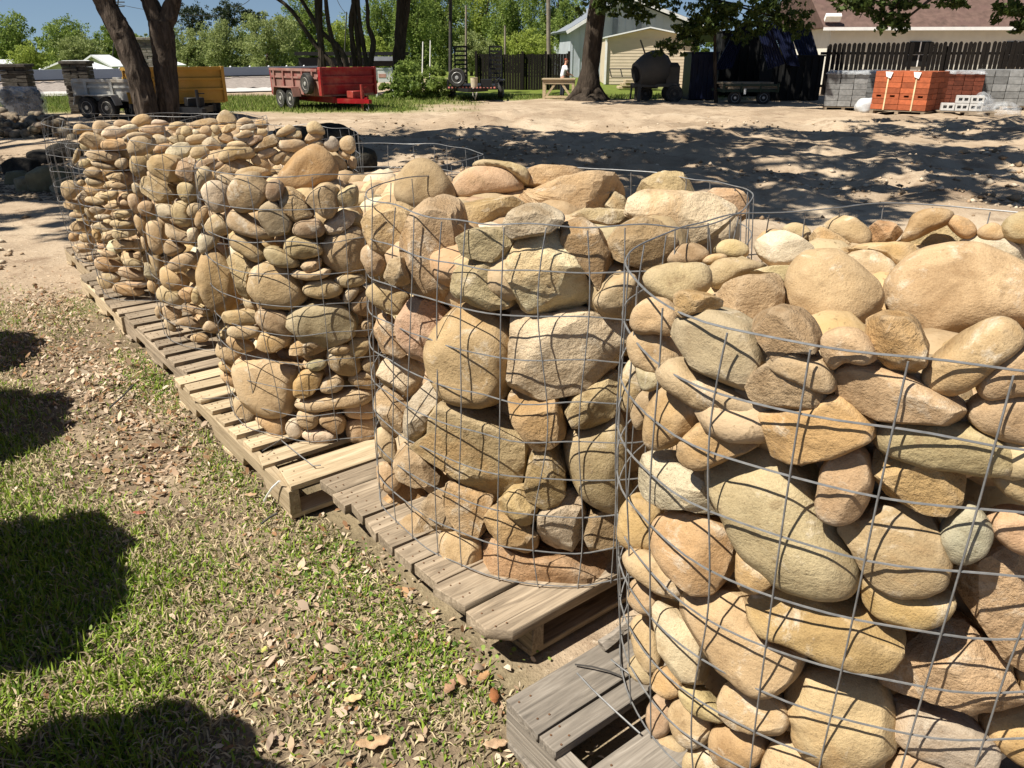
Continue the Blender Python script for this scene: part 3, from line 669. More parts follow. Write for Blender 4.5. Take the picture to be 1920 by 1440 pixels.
trace(3, 80, 180, 3, '''
tr 1058,800 1100,768 1160,788 1222,850 1263,900 1222,943 1130,883 1078,852
Gr 1248,870 1280,843 1360,868 1443,930 1433,963 1330,958 1268,922
tr 1348,850 1390,788 1460,788 1562,840 1573,890 1480,913 1398,903
br 1408,740 1470,698 1560,688 1573,770 1512,803 1418,783
tr 1558,880 1600,798 1700,748 1795,742 1810,862 1795,985 1680,993 1598,943
ta 1453,960 1480,928 1562,913 1563,962 1500,1003 1458,992
tr 1398,1000 1440,968 1500,998 1602,958 1623,1002 1540,1038 1428,1023
os 867,1010 900,898 960,848 1052,950 1083,1010 1113,1102 1093,1183 1000,1228 928,1183 882,1102
ta 1048,930 1090,868 1170,888 1213,960 1172,1002 1173,1082 1152,1143 1098,1113 1088,1012
tr 1157,1080 1172,998 1240,938 1310,933 1393,978 1443,1060 1473,1132 1432,1183 1340,1193 1238,1173
tr 1462,1080 1510,1043 1600,1028 1673,1060 1683,1112 1590,1138 1488,1123
tr 1638,1040 1670,1008 1780,998 1813,1030 1803,1063 1690,1078
tr 1688,1120 1720,1078 1783,1073 1763,1133 1700,1173
or 1718,1180 1790,1108 1843,1088 1855,1233 1770,1228
Gs 1388,1260 1410,1198 1500,1168 1620,1158 1712,1188 1758,1260 1743,1352 1650,1393 1540,1398 1428,1353 1393,1302
tr 1203,1230 1230,1193 1310,1188 1393,1228 1403,1302 1393,1343 1310,1328 1228,1293
os 1008,1240 1040,1208 1140,1208 1203,1208 1203,1273 1170,1293 1078,1283 1018,1273
tr 1038,1320 1070,1288 1170,1288 1223,1310 1213,1353 1130,1368 1058,1353
os 1213,1400 1240,1328 1300,1338 1393,1348 1393,1393 1320,1433 1238,1443
oa 1388,1420 1410,1383 1480,1368 1593,1388 1603,1423 1530,1453 1398,1453
or 1028,1380 1060,1348 1120,1358 1183,1400 1183,1433 1100,1443
tr 898,1300 930,1258 982,1290 1003,1310 960,1333 908,1323
tr 1598,1430 1650,1398 1723,1398 1723,1443 1640,1453
br 1788,1270 1853,1238 1865,1333 1798,1323
wr 868,790 930,758 1003,790 962,852 888,903
''')
trace(3, 300, 640, 4, '''
ts 572,300 588,200 638,108 700,58 770,58 860,128 1000,168 1063,200 1033,282 1013,402 1003,502 940,543 860,548 738,513 648,443 598,372
os 1008,310 1060,228 1120,203 1223,230 1213,302 1152,383 1080,413 1013,403
tr 1198,330 1240,268 1320,238 1373,290 1373,352 1300,383 1218,378
or 1418,260 1480,228 1605,225 1625,332 1570,358 1468,333 1423,302
tr 1022,470 1060,428 1200,408 1350,368 1480,343 1573,370 1578,432 1500,473 1350,483 1200,518 1088,513
tr 1378,510 1430,468 1560,453 1615,500 1615,572 1500,578 1408,563
ts 1388,610 1480,578 1605,578 1615,722 1500,743 1418,743
br 1188,600 1220,528 1340,528 1393,600 1373,683 1300,683
tr 1033,540 1060,518 1190,528 1193,602 1152,653 1080,653 1038,602
wr 943,640 970,588 1030,578 1063,650 1073,692 1020,733 968,703
wr 1058,700 1120,658 1230,658 1313,690 1313,743 1240,758 1128,748
or 718,570 780,543 880,558 943,590 948,692 890,713 818,663 748,612
tr 548,450 590,408 650,438 733,520 723,592 670,623 598,593 558,522
tr 418,60 450,-5 540,0 623,100 613,152 560,183 478,143 428,112
or 438,160 500,148 573,210 573,243 490,233 448,202
or 448,240 500,228 563,280 583,352 520,333 468,292
tr 1248,100 1280,58 1400,18 1463,80 1503,170 1483,233 1380,253 1278,193
or 1403,60 1420,0 1480,-32 1583,-10 1563,62 1500,123 1438,133
Gr 1078,170 1180,128 1253,150 1233,203 1150,223
br 1498,150 1605,108 1625,243 1538,233
''')
trace(4, 80, 200, 6, '''
tr 957,470 970,400 1040,343 1130,333 1203,380 1263,450 1203,503 1140,543 998,548
or 982,640 1000,568 1080,538 1200,538 1243,570 1223,702 1182,773 1090,793 1008,743
ts 1212,620 1250,558 1350,543 1480,558 1543,600 1523,702 1503,823 1400,833 1278,773 1218,702
ta 1492,720 1520,638 1590,578 1705,598 1705,823 1600,848 1518,803
ta 1107,880 1130,798 1200,783 1330,818 1433,880 1483,960 1453,1052 1340,1088 1228,1073 1138,982
Gr 998,870 1050,858 1112,900 1153,1002 1090,1023 1018,962
tr 1522,940 1540,868 1620,848 1715,878 1715,1063 1620,1083 1558,1022
tr 947,1040 980,978 1060,998 1113,1060 1083,1152 1073,1203 998,1163
tr 1067,1140 1100,1078 1180,1058 1253,1100 1283,1182 1220,1233 1118,1223
ws 1278,1110 1310,1093 1400,1103 1473,1130 1473,1243 1400,1268 1308,1233
tr 1462,1180 1490,1088 1560,1058 1643,1100 1653,1202 1703,1302 1640,1348 1538,1333 1488,1262
tr 1632,1150 1660,1098 1720,1083 1803,1120 1763,1223 1690,1258 1638,1212
trT 1223,370 1250,328 1310,313 1393,350 1433,420 1340,450 1258,450
orT 1238,510 1270,448 1360,418 1483,430 1405,500 1340,520
wsT 1378,530 1420,468 1520,418 1623,413 1663,460 1643,545 1540,600 1438,600
bsT 1398,355 1500,328 1625,328 1600,415 1480,428
trT 917,380 940,318 1040,293 1130,298 1245,330 1215,370 1100,345 1000,360 948,410
''')
trace(4, 80, 400, 6, '''
or 1018,60 1060,8 1120,28 1193,110 1183,202 1140,253 1068,193
tr 1167,170 1190,108 1270,93 1353,130 1383,230 1393,372 1340,443 1270,448 1208,372
ts 1378,110 1420,118 1530,188 1653,240 1703,322 1620,343 1498,293 1398,222
tr 1367,420 1390,318 1440,278 1503,300 1573,370 1603,402 1540,453 1428,483
wr 1628,190 1680,158 1743,190 1733,292 1670,343 1638,262
tr 1418,570 1450,518 1560,458 1660,428 1733,480 1723,572 1600,633 1498,658 1428,612
tr 1187,470 1220,398 1282,430 1353,540 1363,622 1300,693 1238,602
tr 1098,250 1150,288 1193,370 1183,443 1118,383
or 1332,660 1360,598 1440,598 1542,660 1633,730 1603,802 1520,863 1440,853 1358,792
wa 1143,700 1150,558 1190,558 1293,680 1283,743 1200,743
or 1168,820 1200,738 1272,780 1313,840 1293,903 1218,893
tr 1287,900 1310,838 1370,808 1462,870 1563,920 1583,1002 1500,1043 1398,1013 1308,972
os 1538,890 1590,838 1693,828 1683,962 1640,1003 1568,942
tr 1677,950 1700,858 1750,788 1783,900 1793,1002 1720,1033
ta 1568,1070 1640,1018 1720,1048 1805,1090 1805,1133 1700,1128 1588,1103
ta 1342,1090 1370,1038 1450,1058 1553,1100 1543,1173 1460,1203 1378,1163
br 1498,1230 1560,1178 1650,1163 1753,1240 1753,1283 1640,1268 1518,1258
tr 1658,1400 1700,1363 1800,1353 1865,1400 1845,1445 1700,1445
tr 1252,1100 1290,1038 1343,1080 1353,1162 1300,1193
tr 1358,1180 1430,1218 1503,1290 1483,1333 1398,1303
''')
trace(5, 80, 200, 6, '''
trT 343,250 370,203 440,198 562,250 585,295 500,285 400,300 358,308
trT 558,230 590,168 660,163 752,205 795,235 725,260 660,340 598,318
wrT 657,330 690,258 780,223 860,238 963,290 893,345 800,370 718,355
trT 798,190 840,153 920,153 1003,185 1015,225 900,250 828,235
orT 997,170 1050,108 1150,88 1213,120 1218,182 1140,225 1070,248 1008,205
wrT 858,245 950,203 1040,203 1085,255 980,300 898,280
psT 1088,275 1140,223 1260,213 1373,230 1375,305 1250,320 1118,305
wrT 1218,195 1250,148 1330,153 1435,185 1345,220 1258,210
trT 1398,235 1460,183 1560,173 1625,200 1525,250 1458,268
trT 1498,295 1530,238 1600,218 1673,250 1685,318 1600,333 1508,320
ta 382,370 420,308 490,288 590,318 703,380 683,443 640,483 558,483 448,423
or 657,430 690,378 780,368 880,388 933,440 903,488 780,493 688,483
ts 482,530 510,488 660,493 800,508 883,540 843,603 700,608 538,583
tr 403,660 440,598 500,588 553,650 500,693
tr 543,610 620,608 760,648 833,690 760,713 638,693 568,652
tr 807,650 850,588 945,573 955,692 878,703
tr 467,730 510,688 580,673 663,740 643,793 538,793 478,762
ta 687,770 750,738 840,748 900,738 943,780 903,833 758,823
tr 477,830 520,788 620,818 703,850 643,903 538,893
tr 747,890 790,848 880,848 955,888 945,923 828,933
tr 388,840 440,818 483,860 473,893 408,883
tr 622,990 680,968 800,943 853,980 803,1053 698,1053
tr 467,1050 520,1008 620,1028 723,1080 660,1108 558,1098
wa 368,1040 400,988 460,938 523,980 473,1033 418,1083
Gs 522,1160 560,1118 640,1108 703,1160 653,1203 568,1193
tr 688,1130 740,1088 820,1088 863,1130 780,1153
wr 578,1230 650,1208 740,1218 783,1240 700,1273 608,1263
tr 787,1220 830,1168 930,1168 993,1200 973,1253 838,1253
tr 468,1130 510,1158 572,1240 603,1273 518,1253
tr 878,990 920,958 973,970 973,1033 908,1033
tr 868,1080 900,1043 962,1060 983,1113 898,1113
Gr 348,560 390,458 423,500 403,602 348,643
''')
trace(5, 80, 400, 6, '''
tr 757,110 800,73 900,78 1003,78 1025,130 960,158 858,153 778,148
Gs 577,130 640,98 742,130 783,180 700,208 618,183
ts 778,230 800,173 900,188 1035,188 1043,242 940,278 818,283
tr 668,260 720,223 790,228 793,292 698,313
ta 747,350 790,303 880,298 1003,318 1013,392 900,423 798,423
tr 608,400 660,418 760,428 853,490 760,503 658,453
or 587,560 620,498 720,498 842,550 893,590 853,653 748,653 648,643
tr 912,540 950,508 1030,508 1113,560 1133,613 998,603 928,573
tr 857,640 900,598 980,608 1062,660 1143,690 1123,753 998,733 888,703
tr 667,690 720,638 802,670 883,730 822,783 718,763
tr 607,730 640,698 702,740 793,790 823,882 718,893 648,822
os 802,850 830,788 930,798 1032,840 1133,870 1103,923 958,918 848,893
ps 928,760 1060,758 1163,780 1153,833 998,823
or 558,180 620,198 663,270 620,303 568,262
tr 1018,470 1060,428 1113,450 1113,523 1048,513
''')
trace(6, 80, 200, 6, '''
tr 213,900 240,843 340,828 423,870 433,942 382,1003 310,1043 238,1023
Gs 238,1080 300,1038 413,1090 413,1153 318,1153 258,1133
tr 298,1230 330,1178 440,1208 483,1240 380,1263
ts 308,1340 380,1288 473,1298 493,1392 398,1403 328,1393
''')
trace(6, 80, 400, 6, '''
or 288,260 320,213 400,223 423,290 370,318 308,313
tr 418,280 430,223 520,238 553,320 450,328
ts 328,400 370,348 563,343 563,423 460,443 368,433
tr 488,490 560,468 593,520 540,543
''')

for i, (k, c_, sh, top, P) in enumerate(TR): place(k, c_, sh, top, P, i + 11)
# ------------------------------------------------------------------ link the stones: the 300 largest one by one, the rest as one mass
STONES.sort(key=lambda s: -s['area']); MASS = []          # MASS collects (V, F, colour)
def jitter(c, rg, a=.07): g = 1 + rg.normal() * a; return tuple(float(np.clip(x * g * (1 + rg.normal() * .03), .02, .8)) for x in c)
def size_word(s): a = s['area'] / (.55 ** (s['k'] - 1)); return 'large' if a > 26000 else 'medium' if a > 9000 else 'small'
def shape_word(s):
    w_, h_ = s['wh']; r_ = w_ / max(h_, 1)
    base = {'r': 'rounded', 's': 'blocky', 'a': 'angular'}[s['sh']]
    return base + (' flat' if r_ > 1.9 else ' upright' if r_ < .75 else '')
ind = STONES[:300]
for k in CAGES:
    ss = [s for s in ind if s['k'] == k]
    fx_ = [s['px'][0] for s in ss]; lo, hi = min(fx_), max(fx_); side = [s for s in ss if not s['top']]; ys = [s['px'][1] for s in side]; y0, y1 = min(ys), max(ys)
    for s in ss:
        u = (s['px'][0] - lo) / (hi - lo + 1e-6); col_ = ['left', 'centre', 'right'][min(2, int(u * 3))]
        if s['top']: s['where'] = f'on top of {WORD[k]}, {col_}'
        else:
            v = (s['px'][1] - y0) / (y1 - y0 + 1e-6); s['where'] = f"{['upper', 'middle', 'lower'][min(2, int(v * 3))]} {col_} face of {WORD[k]}"
        s['key'] = f"{size_word(s)} {CWORD[s['col']]} {shape_word(s)} rock, {s['where']}"
    keys = {}
    for s in ss: keys.setdefault(s['key'], []).append(s)
    ORD = ['leftmost', 'second from left', 'third from left', 'fourth from left', 'fifth from left', 'sixth from left', 'seventh from left', 'eighth from left']
    for q in keys.values():
        if len(q) == 1: q[0]['label'] = q[0]['key']
        else:
            for i, s in enumerate(sorted(q, key=lambda s: s['px'][0])): s['label'] = s['key'] + ', ' + ORD[min(i, 7)]
for s in STONES[:300]:
    rg = np.random.default_rng(s['seed']); me = np_mesh('rock', s['V'], s['F'], True)
    if s['sh'] != 'r': me.set_sharp_from_angle(angle=R(20 if s['sh'] == 'a' else 26))
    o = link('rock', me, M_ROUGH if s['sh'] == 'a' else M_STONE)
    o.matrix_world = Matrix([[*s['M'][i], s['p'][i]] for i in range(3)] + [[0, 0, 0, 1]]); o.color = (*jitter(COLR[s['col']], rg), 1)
    tag(o, s['label'], 'rock', 'rocks in the ' + WORD[s['k']])
for s in STONES[300:]: MASS.append((s['V'] @ s['M'].T + s['p'], s['F'], jitter(COLR[s['col']], np.random.default_rng(s['seed']))))
def rand_stone(rg, c, size, yaw_axis=None, sub=2):
    D, F = ICO[sub]; e = size * np.array([rg.uniform(.8, 1.3), rg.uniform(.7, 1.0), rg.uniform(.5, .8)])
    V = D * e; V *= (1 + .16 * fbm(D * 1.3 + rg.random() * 50, 3, 2))[:, None]
    n = rg.normal(size=3); n /= np.linalg.norm(n); h = V @ n; V -= np.outer(np.clip(h - h.max() * .8, 0, None), n) * .9
    q = rg.normal() * .35; a = rg.random() * 6.28 if yaw_axis is None else yaw_axis + rg.normal() * .3
    Mx = np.array(Matrix.Rotation(a, 3, 'Z') @ Matrix.Rotation(q, 3, 'X')); return V @ Mx.T + c, F
CK = list('ttttooGwbbp')
def fill_cage(c, Rf, z1, rg, sz, inset, store, front=None, zb=ZB + .03):
    z = zb + sz * .5
    while z < z1 - .06:
        th = rg.random() * .3
        while th < 2 * math.pi:
            s = sz * rg.uniform(.75, 1.3); r_ = Rf(th, z); ins = inset
            if front is not None:
                d = abs((th - front + math.pi) % (2 * math.pi) - math.pi); ins = .20 if d < 1.9 else .075
            q = r_ - ins
            V, F = rand_stone(rg, np.array([c[0] + math.cos(th) * q, c[1] + math.sin(th) * q, z + rg.normal() * .015]), s, th + math.pi / 2)
            store.append((V, F, jitter(COLR[CK[rg.integers(len(CK))]], rg, .12)))
            th += 1.75 * s / max(q, .1)
        z += sz * 1.15
    for _ in range(int(150 * (.06 / sz) ** 2)):
        a = rg.random() * 6.28; q = (Rf(a, z1) - .1) * math.sqrt(rg.random())
        V, F = rand_stone(rg, np.array([c[0] + math.cos(a) * q, c[1] + math.sin(a) * q, z1 - .09 + rg.normal() * .012]), sz * rg.uniform(.8, 1.3)); store.append((V, F, jitter(COLR[CK[rg.integers(len(CK))]], rg, .12)))
for k, cg in CAGES.items():
    rg = np.random.default_rng(100 + k); fr = math.atan2(-cg['c'][1], -cg['c'][0])
    fill_cage(cg['c'], lambda t, z, k=k: crad(k, t, z), cg['fill'], rg, {1: .085, 2: .09}.get(k, .06), .15, MASS, fr)
def mass_obj(name, store, label, mat=M_CHIP):
    V, F, C, b = [], [], [], 0
    for v, f, c in store: V.append(v); F.append(f + b); C.append(np.tile(c, (len(v), 1))); b += len(v)
    me = np_mesh(name, np.concatenate(V), np.concatenate(F), True); vcol(me, np.concatenate(C)); return tag(link(name, me, mat), label, 'rocks', kind='stuff')
def mass_mat():
    m, nt, b = new_mat('packed_rock'); a = N(nt, 'ShaderNodeAttribute', attribute_name='Col'); v = coords(nt, 'Object', (1, 1, 1), False)
    n1 = noise(nt, v, 14, 5, .6); n2 = noise(nt, v, 90, 4, .6)
    c = mixc(nt, gramp(nt, n1, .4, .75), a.outputs['Color'], mixc(nt, .5, a.outputs['Color'], (.55, .42, .27))); c = mixc(nt, gramp(nt, n2, .6, .75), c, (.15, .10, .05))
    nt.links.new(c, b.inputs['Base Color']); b.inputs['Roughness'].default_value = .88; b.inputs['Specular IOR Level'].default_value = .2
    p = bump(nt, b, n1, .5, .012); bump(nt, b, n2, .5, .004, p); return m
M_MASS = mass_mat()
mass_obj('packed_rocks', MASS, 'small tan rocks packed in the gaps behind the larger caged rocks', M_MASS)

# the parallel row on the left, out of the frame: its cages throw the round shadows on the grass
SH = -SUN_AZ
TIPS = [(-2.42, 3.84), (-1.82, 3.03), (-1.08, 1.98), (-.40, 1.17), (.25, .3)]
LORD = ['first', 'second', 'third', 'fourth', 'fifth']
for i, t in enumerate(TIPS):
    RL = .42; zt = 1.0; c = np.array(t) - SH * (RL + (zt) / math.tan(SUN_EL)); st = []
    rg = np.random.default_rng(300 + i); fill_cage(c, lambda a, z: RL, 1.02, rg, .085, .06, st)
    st.append((ICO[3][0] * np.array([RL - .1, RL - .1, .42]) + np.array([c[0], c[1], .53]), ICO[3][1], COLR['b']))
    mass_obj('packed_rocks', st, f'tan rocks filling the {LORD[i]} wire cage of the left row', M_MASS)
    make_cage(9, c, 1.02, f'round wire cage of rocks, {LORD[i]} from the back of the left row', 'wire rock cages in the left row', lambda a, z: RL, 20 + i)

# ------------------------------------------------------------------ pallets
def board(parent, name, mat, c, L, W, T, rz, rg, chip=0):
    """plank with slightly uneven ends, its length along local x"""
    mb = MB(); h = L / 2; w2 = W / 2; j = lambda a: float(rg.normal() * a)
    out = [(-h + j(.006), -w2), (-h * .3, -w2 + j(.002)), (h * .3, -w2 + j(.002)), (h + j(.006), -w2), (h + j(.006), w2), (h * .3, w2 + j(.002)), (-h * .3, w2 + j(.002)), (-h + j(.006), w2)]
    if chip: out = [(-h + .045, -w2)] + out[1:] + [(-h, -w2 + .05)]
    n = len(out); V = [(x, y, -T / 2 + j(.001)) for x, y in out] + [(x, y, T / 2 + j(.0012)) for x, y in out]
    mb.add(V, [tuple(reversed(range(n))), tuple(range(n, 2 * n))] + [(i, (i + 1) % n, (i + 1) % n + n, i + n) for i in range(n)])
    return mb.build(name, mat, parent, bevel=.0022, loc=c, rot=(j(.006), j(.004), rz + j(.006)))
def pallet(al0, al1, off, width, mat, label, slots, seed, stringer=True, smat=None, nails=True, chipfirst=False, inset=.019, T=.02):
    """al0 = far end, al1 = near end along the row; slots = list of (start, width) from the near end"""
    rg = np.random.default_rng(seed); o = rowpt(al1, off); L = al1 - al0
    root = empty('pallet', (o[0], o[1], 0), math.atan2(B[1], B[0]), label, 'pallet', 'wooden pallets under the cages')
    # local x = across (B), local y = towards the far end (-A)
    zt = .128; smat = smat or mat
    for n_, (s0, wd) in enumerate(slots):
        bo = board(root, 'deck_board', mat, (width / 2 + rg.normal() * .004 - (0 if stringer else .012 * rg.random()), s0 + wd / 2, zt - T / 2 + rg.normal() * .0015), width, wd, T, 0, rg, chip=(chipfirst and n_ == 0))
        if nails:
            mb = MB()
            for x in (.022, .05):
                for y in (-.25, .25): mb.lathe([(.0024, 0), (.0024, .0012), (.001, .0014)], (-width / 2 + x + rg.normal() * .003, y * wd + rg.normal() * .006, T / 2 + .001), n=8)
            mb.build('nails', M_RUST, bo)['kind'] = 'stuff'
    for x in (inset, width / 2, width - inset):
        # notched stringer
        z0, z1 = .018, zt - T - .001; n1, n2 = L * .17, L * .36; n3, n4 = L * .62, L * .81; nh = .04
        poly = [(0, z0), (n1, z0), (n1 + .02, z0 + nh), (n2 - .02, z0 + nh), (n2, z0), (n3, z0), (n3 + .02, z0 + nh), (n4 - .02, z0 + nh), (n4, z0), (L, z0), (L, z1), (0, z1)]
        st = MB().prism(poly, -.019, .019).build('stringer', smat, root, bevel=.0025, loc=(x, 0, 0), rot=(0, 0, math.pi / 2))
    for y in (.05, L / 2, L - .05):
        board(root, 'bottom_board', smat, (width / 2, y, .009), width - 2 * inset + .038, .09, .017, 0, rg)
    return root
def even(L, n, wd, first=0): g = (L - n * wd - first) / (n - 1); return [(first + i * (wd + g), wd) for i in range(n)]
pallet(-.985 - 0, .07, .765, 1.15, M_WOOD_GREY, 'weathered grey pallet with split boards, under the nearest cage', [(0, .12), (.18, .10), (.36, .11), (.54, .105), (.708, .11), (.888, .05), (.943, .112)], 1, T=.024, smat=M_WOOD_GREY)
pallet(-2.10, -1.15, .868, 1.12, M_WOOD_TAN, 'brown pallet with closely set boards, under the second cage', [(0, .128), (.136, .118), (.262, .104), (.375, .088), (.468, .088), (.562, .088), (.66, .088), (.755, .09), (.85, .10)], 2, chipfirst=True, inset=.13, T=.034)
pallet(-3.285, -2.12, .764, 1.18, M_WOOD_PALE, 'palest new looking pallet with gapped slats, under the third cage', [(0, .135), (.19, .085), (.328, .078), (.46, .078), (.59, .078), (.72, .078), (.85, .078), (.965, .078), (1.075, .09)], 3)
pallet(-4.362, -3.32, .812, 1.15, M_WOOD_TAN, 'brown pallet with one long side board, under the fourth cage', even(1.042, 8, .092), 4)
pallet(-5.385, -4.378, .80, 1.15, M_WOOD_TAN, 'weathered pallet with uneven slats, under the fifth cage', even(1.005, 9, .088), 5, smat=M_WOOD_PALE)
pallet(-6.33, -5.395, .885, 1.12, M_WOOD_TAN, 'reddish brown pallet at far end of the row', even(.93, 9, .07), 6, smat=M_WOOD_PALE)
# loose wire ends, a twig and a splinter of wood on the nearest pallets
def px_tube(name, pts, r, mat, label, cat):
    P = [atz(x, y, z) for x, y, z in pts]; o = P[0]; ob = MB().tube([p - o for p in P], r, 5).build(name, mat, None, loc=o); return tag(ob, label, cat)
px_tube('loose_wire', [(1082, 1262, .15), (1110, 1292, .155), (1150, 1330, .145), (1200, 1375, .14)], .002, M_WIRE, 'straight loose wire end lying across the nearest grey pallet', 'wire')
px_tube('loose_wire', [(1145, 1236, .15), (1165, 1252, .14), (1190, 1270, .14)], .002, M_WIRE, 'short loose wire end beside the nearest cage', 'wire')
px_tube('twig', [(1078, 1246, .137), (1110, 1250, .142), (1140, 1258, .14), (1165, 1268, .138)], .0022, M_POLEDK, 'thin dark twig on the nearest grey pallet', 'twig')
px_tube('wire_tail', [(528, 826, .14), (555, 848, .138), (588, 874, .136), (602, 872, .136)], .002, M_WIRE, 'bent wire tail on the near boards of the palest pallet', 'wire')
px_tube('plastic_tie', [(524, 902, .135), (510, 915, .09), (500, 930, .05), (495, 940, .02)], .0035, M_WHITE, 'white plastic tie hanging off the palest pallet corner', 'tie')
sp = [atz(1128, 1212, .14), atz(1150, 1196, .15), atz(1184, 1158, .17)]; ob = MB().tube([p - sp[0] for p in sp], [.016, .014, .004], 5).build('wood_splinter', M_WOOD_GREY, None, loc=sp[0]); tag(ob, 'grey splintered wood strip between the nearest two cages', 'splinter')

# ------------------------------------------------------------------ grass, clover and leaf litter
def rnd_pts(n, x0, x1, y0, y1): return RNG.uniform(x0, x1, n), RNG.uniform(y0, y1, n)
def in_view(x, y, m=140):
    q = np.c_[x, y, np.zeros(len(x))] - CAM; zc = q @ FW; px = 960 + FPX * q[:, 0] / zc; py = 720 - FPX * (q @ UPV) / zc
    return (zc > .1) & (px > -m) & (px < 1920 + m) & (py < 1440 + m) & (py > -m)
def off_of(x, y): return x * B[0] + y * B[1]
def pedge(x, y): al = x * A[0] + y * A[1]; return np.where(al > -1.0, .765, np.where(al > -2.11, .87, np.where(al > -3.3, .77, .81)))
def density(x, y):
    P = np.c_[x, y, 0 * x]; off = off_of(x, y); al = x * A[0] + y * A[1]
    lawn = smooth(.42, -.05, off + .16 * fbm(P * 1.6, 21))                       # green and thick on the left, thin towards the pallets
    pat = smooth(-.1, .45, fbm(P * 1.5, 22)); edge_p = smooth(.58, .74, off) * smooth(.86, .8, off) * smooth(-.2, .3, fbm(P * 1.2, 23))
    pg = np.exp(-(((x + .28) / .22) ** 2 + ((y - 1.52) / .22) ** 2)) + .8 * np.exp(-(((x + .55) / .2) ** 2 + ((y - 1.86) / .16) ** 2)) + .8 * np.exp(-(((x + 1.62) / .2) ** 2 + ((y - 3.42) / .3) ** 2)) + .5 * np.exp(-(((x + .98) / .16) ** 2 + ((y - 2.5) / .2) ** 2))
    return np.clip(.025 + .95 * lawn * (.5 + .6 * pat) + .13 * pat + .3 * edge_p + .8 * pg, 0, 1.3) * smooth(5.4, 4.4, y + .4 * fbm(P, 5)) * smooth(.02, -.03, off - pedge(x, y)), lawn, pat, pg
def blades(n, region, hgt, wid, colfn, name, label, lay=.5, densw=None):
    x, y = rnd_pts(n, *region); d, lawn, pat, pg = density(x, y); keep = (RNG.random(n) < (densw(d, lawn, pat, pg) if densw else d)) & in_view(x, y)
    x, y, lawn, pat, pg = x[keep], y[keep], lawn[keep], pat[keep], pg[keep]; m = len(x); z = ground_h(x, y) - .004
    a = RNG.random(m) * 6.283; L = hgt * RNG.uniform(.45, 1.35, m) * (.7 + .6 * lawn); lean = np.clip(RNG.normal(lay, .28, m), .05, 1.5); W = wid * RNG.uniform(.6, 1.3, m)
    dx, dy = np.cos(a), np.sin(a); s1 = L * .5; b1 = np.stack([dx * s1 * np.sin(lean * .6), dy * s1 * np.sin(lean * .6), s1 * np.cos(lean * .6)], 1)
    b2 = b1 + np.stack([dx * s1 * np.sin(np.minimum(lean * 1.7, 2.0)), dy * s1 * np.sin(np.minimum(lean * 1.7, 2.0)), s1 * np.cos(np.minimum(lean * 1.7, 2.0))], 1)
    b2[:, 2] = np.maximum(b2[:, 2], .003); O = np.c_[x, y, z]; sd_ = np.c_[-dy, dx, 0 * dx] * W[:, None] / 2
    V = np.stack([O - sd_, O + sd_, O + b1 + sd_ * .85, O + b1 - sd_ * .85, O + b2], 1).reshape(-1, 3); i = np.arange(m) * 5
    me = np_mesh(name, V, [np.c_[i, i + 1, i + 2, i + 3], np.c_[i + 3, i + 2, i + 4]]); C = colfn(m, lawn, pat, pg); vcol(me, np.repeat(C, 5, 0))
    return tag(link(name, me, M_GRASS), label, 'grass', kind='stuff')
def lerp(a, b, t): return np.array(a)[None] * (1 - t[:, None]) + np.array(b)[None] * t[:, None]
def green(m, lawn, pat, pg):
    t = np.clip(RNG.normal(.5, .33, m), 0, 1); c = lerp((.07, .14, .013), (.35, .46, .06), t); st = RNG.random(m) < (.34 - .27 * np.clip(lawn + pg, 0, 1)); c[st] = np.array([.38, .32, .17]) * RNG.uniform(.6, 1.2, (st.sum(), 1)); return c
def straw(m, lawn, pat, pg): return np.array([.60, .49, .31])[None] * RNG.uniform(.3, 1.2, (m, 1)) * np.array([1, 1, 1])[None]
GREG = (-3.6, .75, .75, 5.6)
blades(390000, GREG, .039, .0055, green, 'grass', 'short green spring grass beside the row of pallets', .55)
blades(210000, GREG, .055, .0042, straw, 'dry_grass', 'flattened straw coloured dead grass in the path', 1.5, lambda d, l, p, g: np.clip(.75 - .35 * l, 0, 1) * np.where(d > 0, 1, 0) * np.clip(d * 3, 0, 1))
def flat_leaves(n, region, size, name, label, cols, dens, up=.006, curl=.35, round_=False, tri=False, cat='leaves', tr=M_LITTER, stem=0):
    x, y = rnd_pts(n, *region); k = (RNG.random(n) < dens(x, y)) & in_view(x, y); x, y = x[k], y[k]; m = len(x)
    z = ground_h(x, y) + up * RNG.uniform(.2, 1.6, m) + stem * RNG.random(m); s = size * RNG.uniform(.5, 1.4, m); a = RNG.random(m) * 6.283
    sh = np.array([(-1, 0), (-.45, .38), (.25, .42), (1, 0), (.25, -.42), (-.45, -.38)]) if not round_ else np.array([(math.cos(t) * .62, math.sin(t) * .58) for t in np.arange(6) * math.pi / 3])
    tl = RNG.normal(0, curl, (m, 2)); cu = RNG.normal(0, curl * 1.2, m)
    lx = sh[None, :, 0] * s[:, None]; ly = sh[None, :, 1] * s[:, None] * RNG.uniform(.6, 1.2, m)[:, None]
    lz = lx * tl[:, :1] + ly * tl[:, 1:] + (np.abs(ly) * cu[:, None]) * 1.2
    X_ = lx * np.cos(a)[:, None] - ly * np.sin(a)[:, None]; Y_ = lx * np.sin(a)[:, None] + ly * np.cos(a)[:, None]
    lz = lz - lz.min(1, keepdims=True) if not round_ else lz
    V = np.stack([X_ + x[:, None], Y_ + y[:, None], lz + z[:, None]], 2).reshape(-1, 3); i = np.arange(m) * 6
    me = np_mesh(name, V, [np.c_[i, i + 1, i + 5], np.c_[i + 1, i + 2, i + 4, i + 5], np.c_[i + 2, i + 3, i + 4]])
    ci = RNG.integers(len(cols), size=m); C = np.array(cols)[ci] * RNG.uniform(.65, 1.25, (m, 1)); vcol(me, np.repeat(C, 6, 0)); return tag(link(name, me, tr), label, cat, kind='stuff')
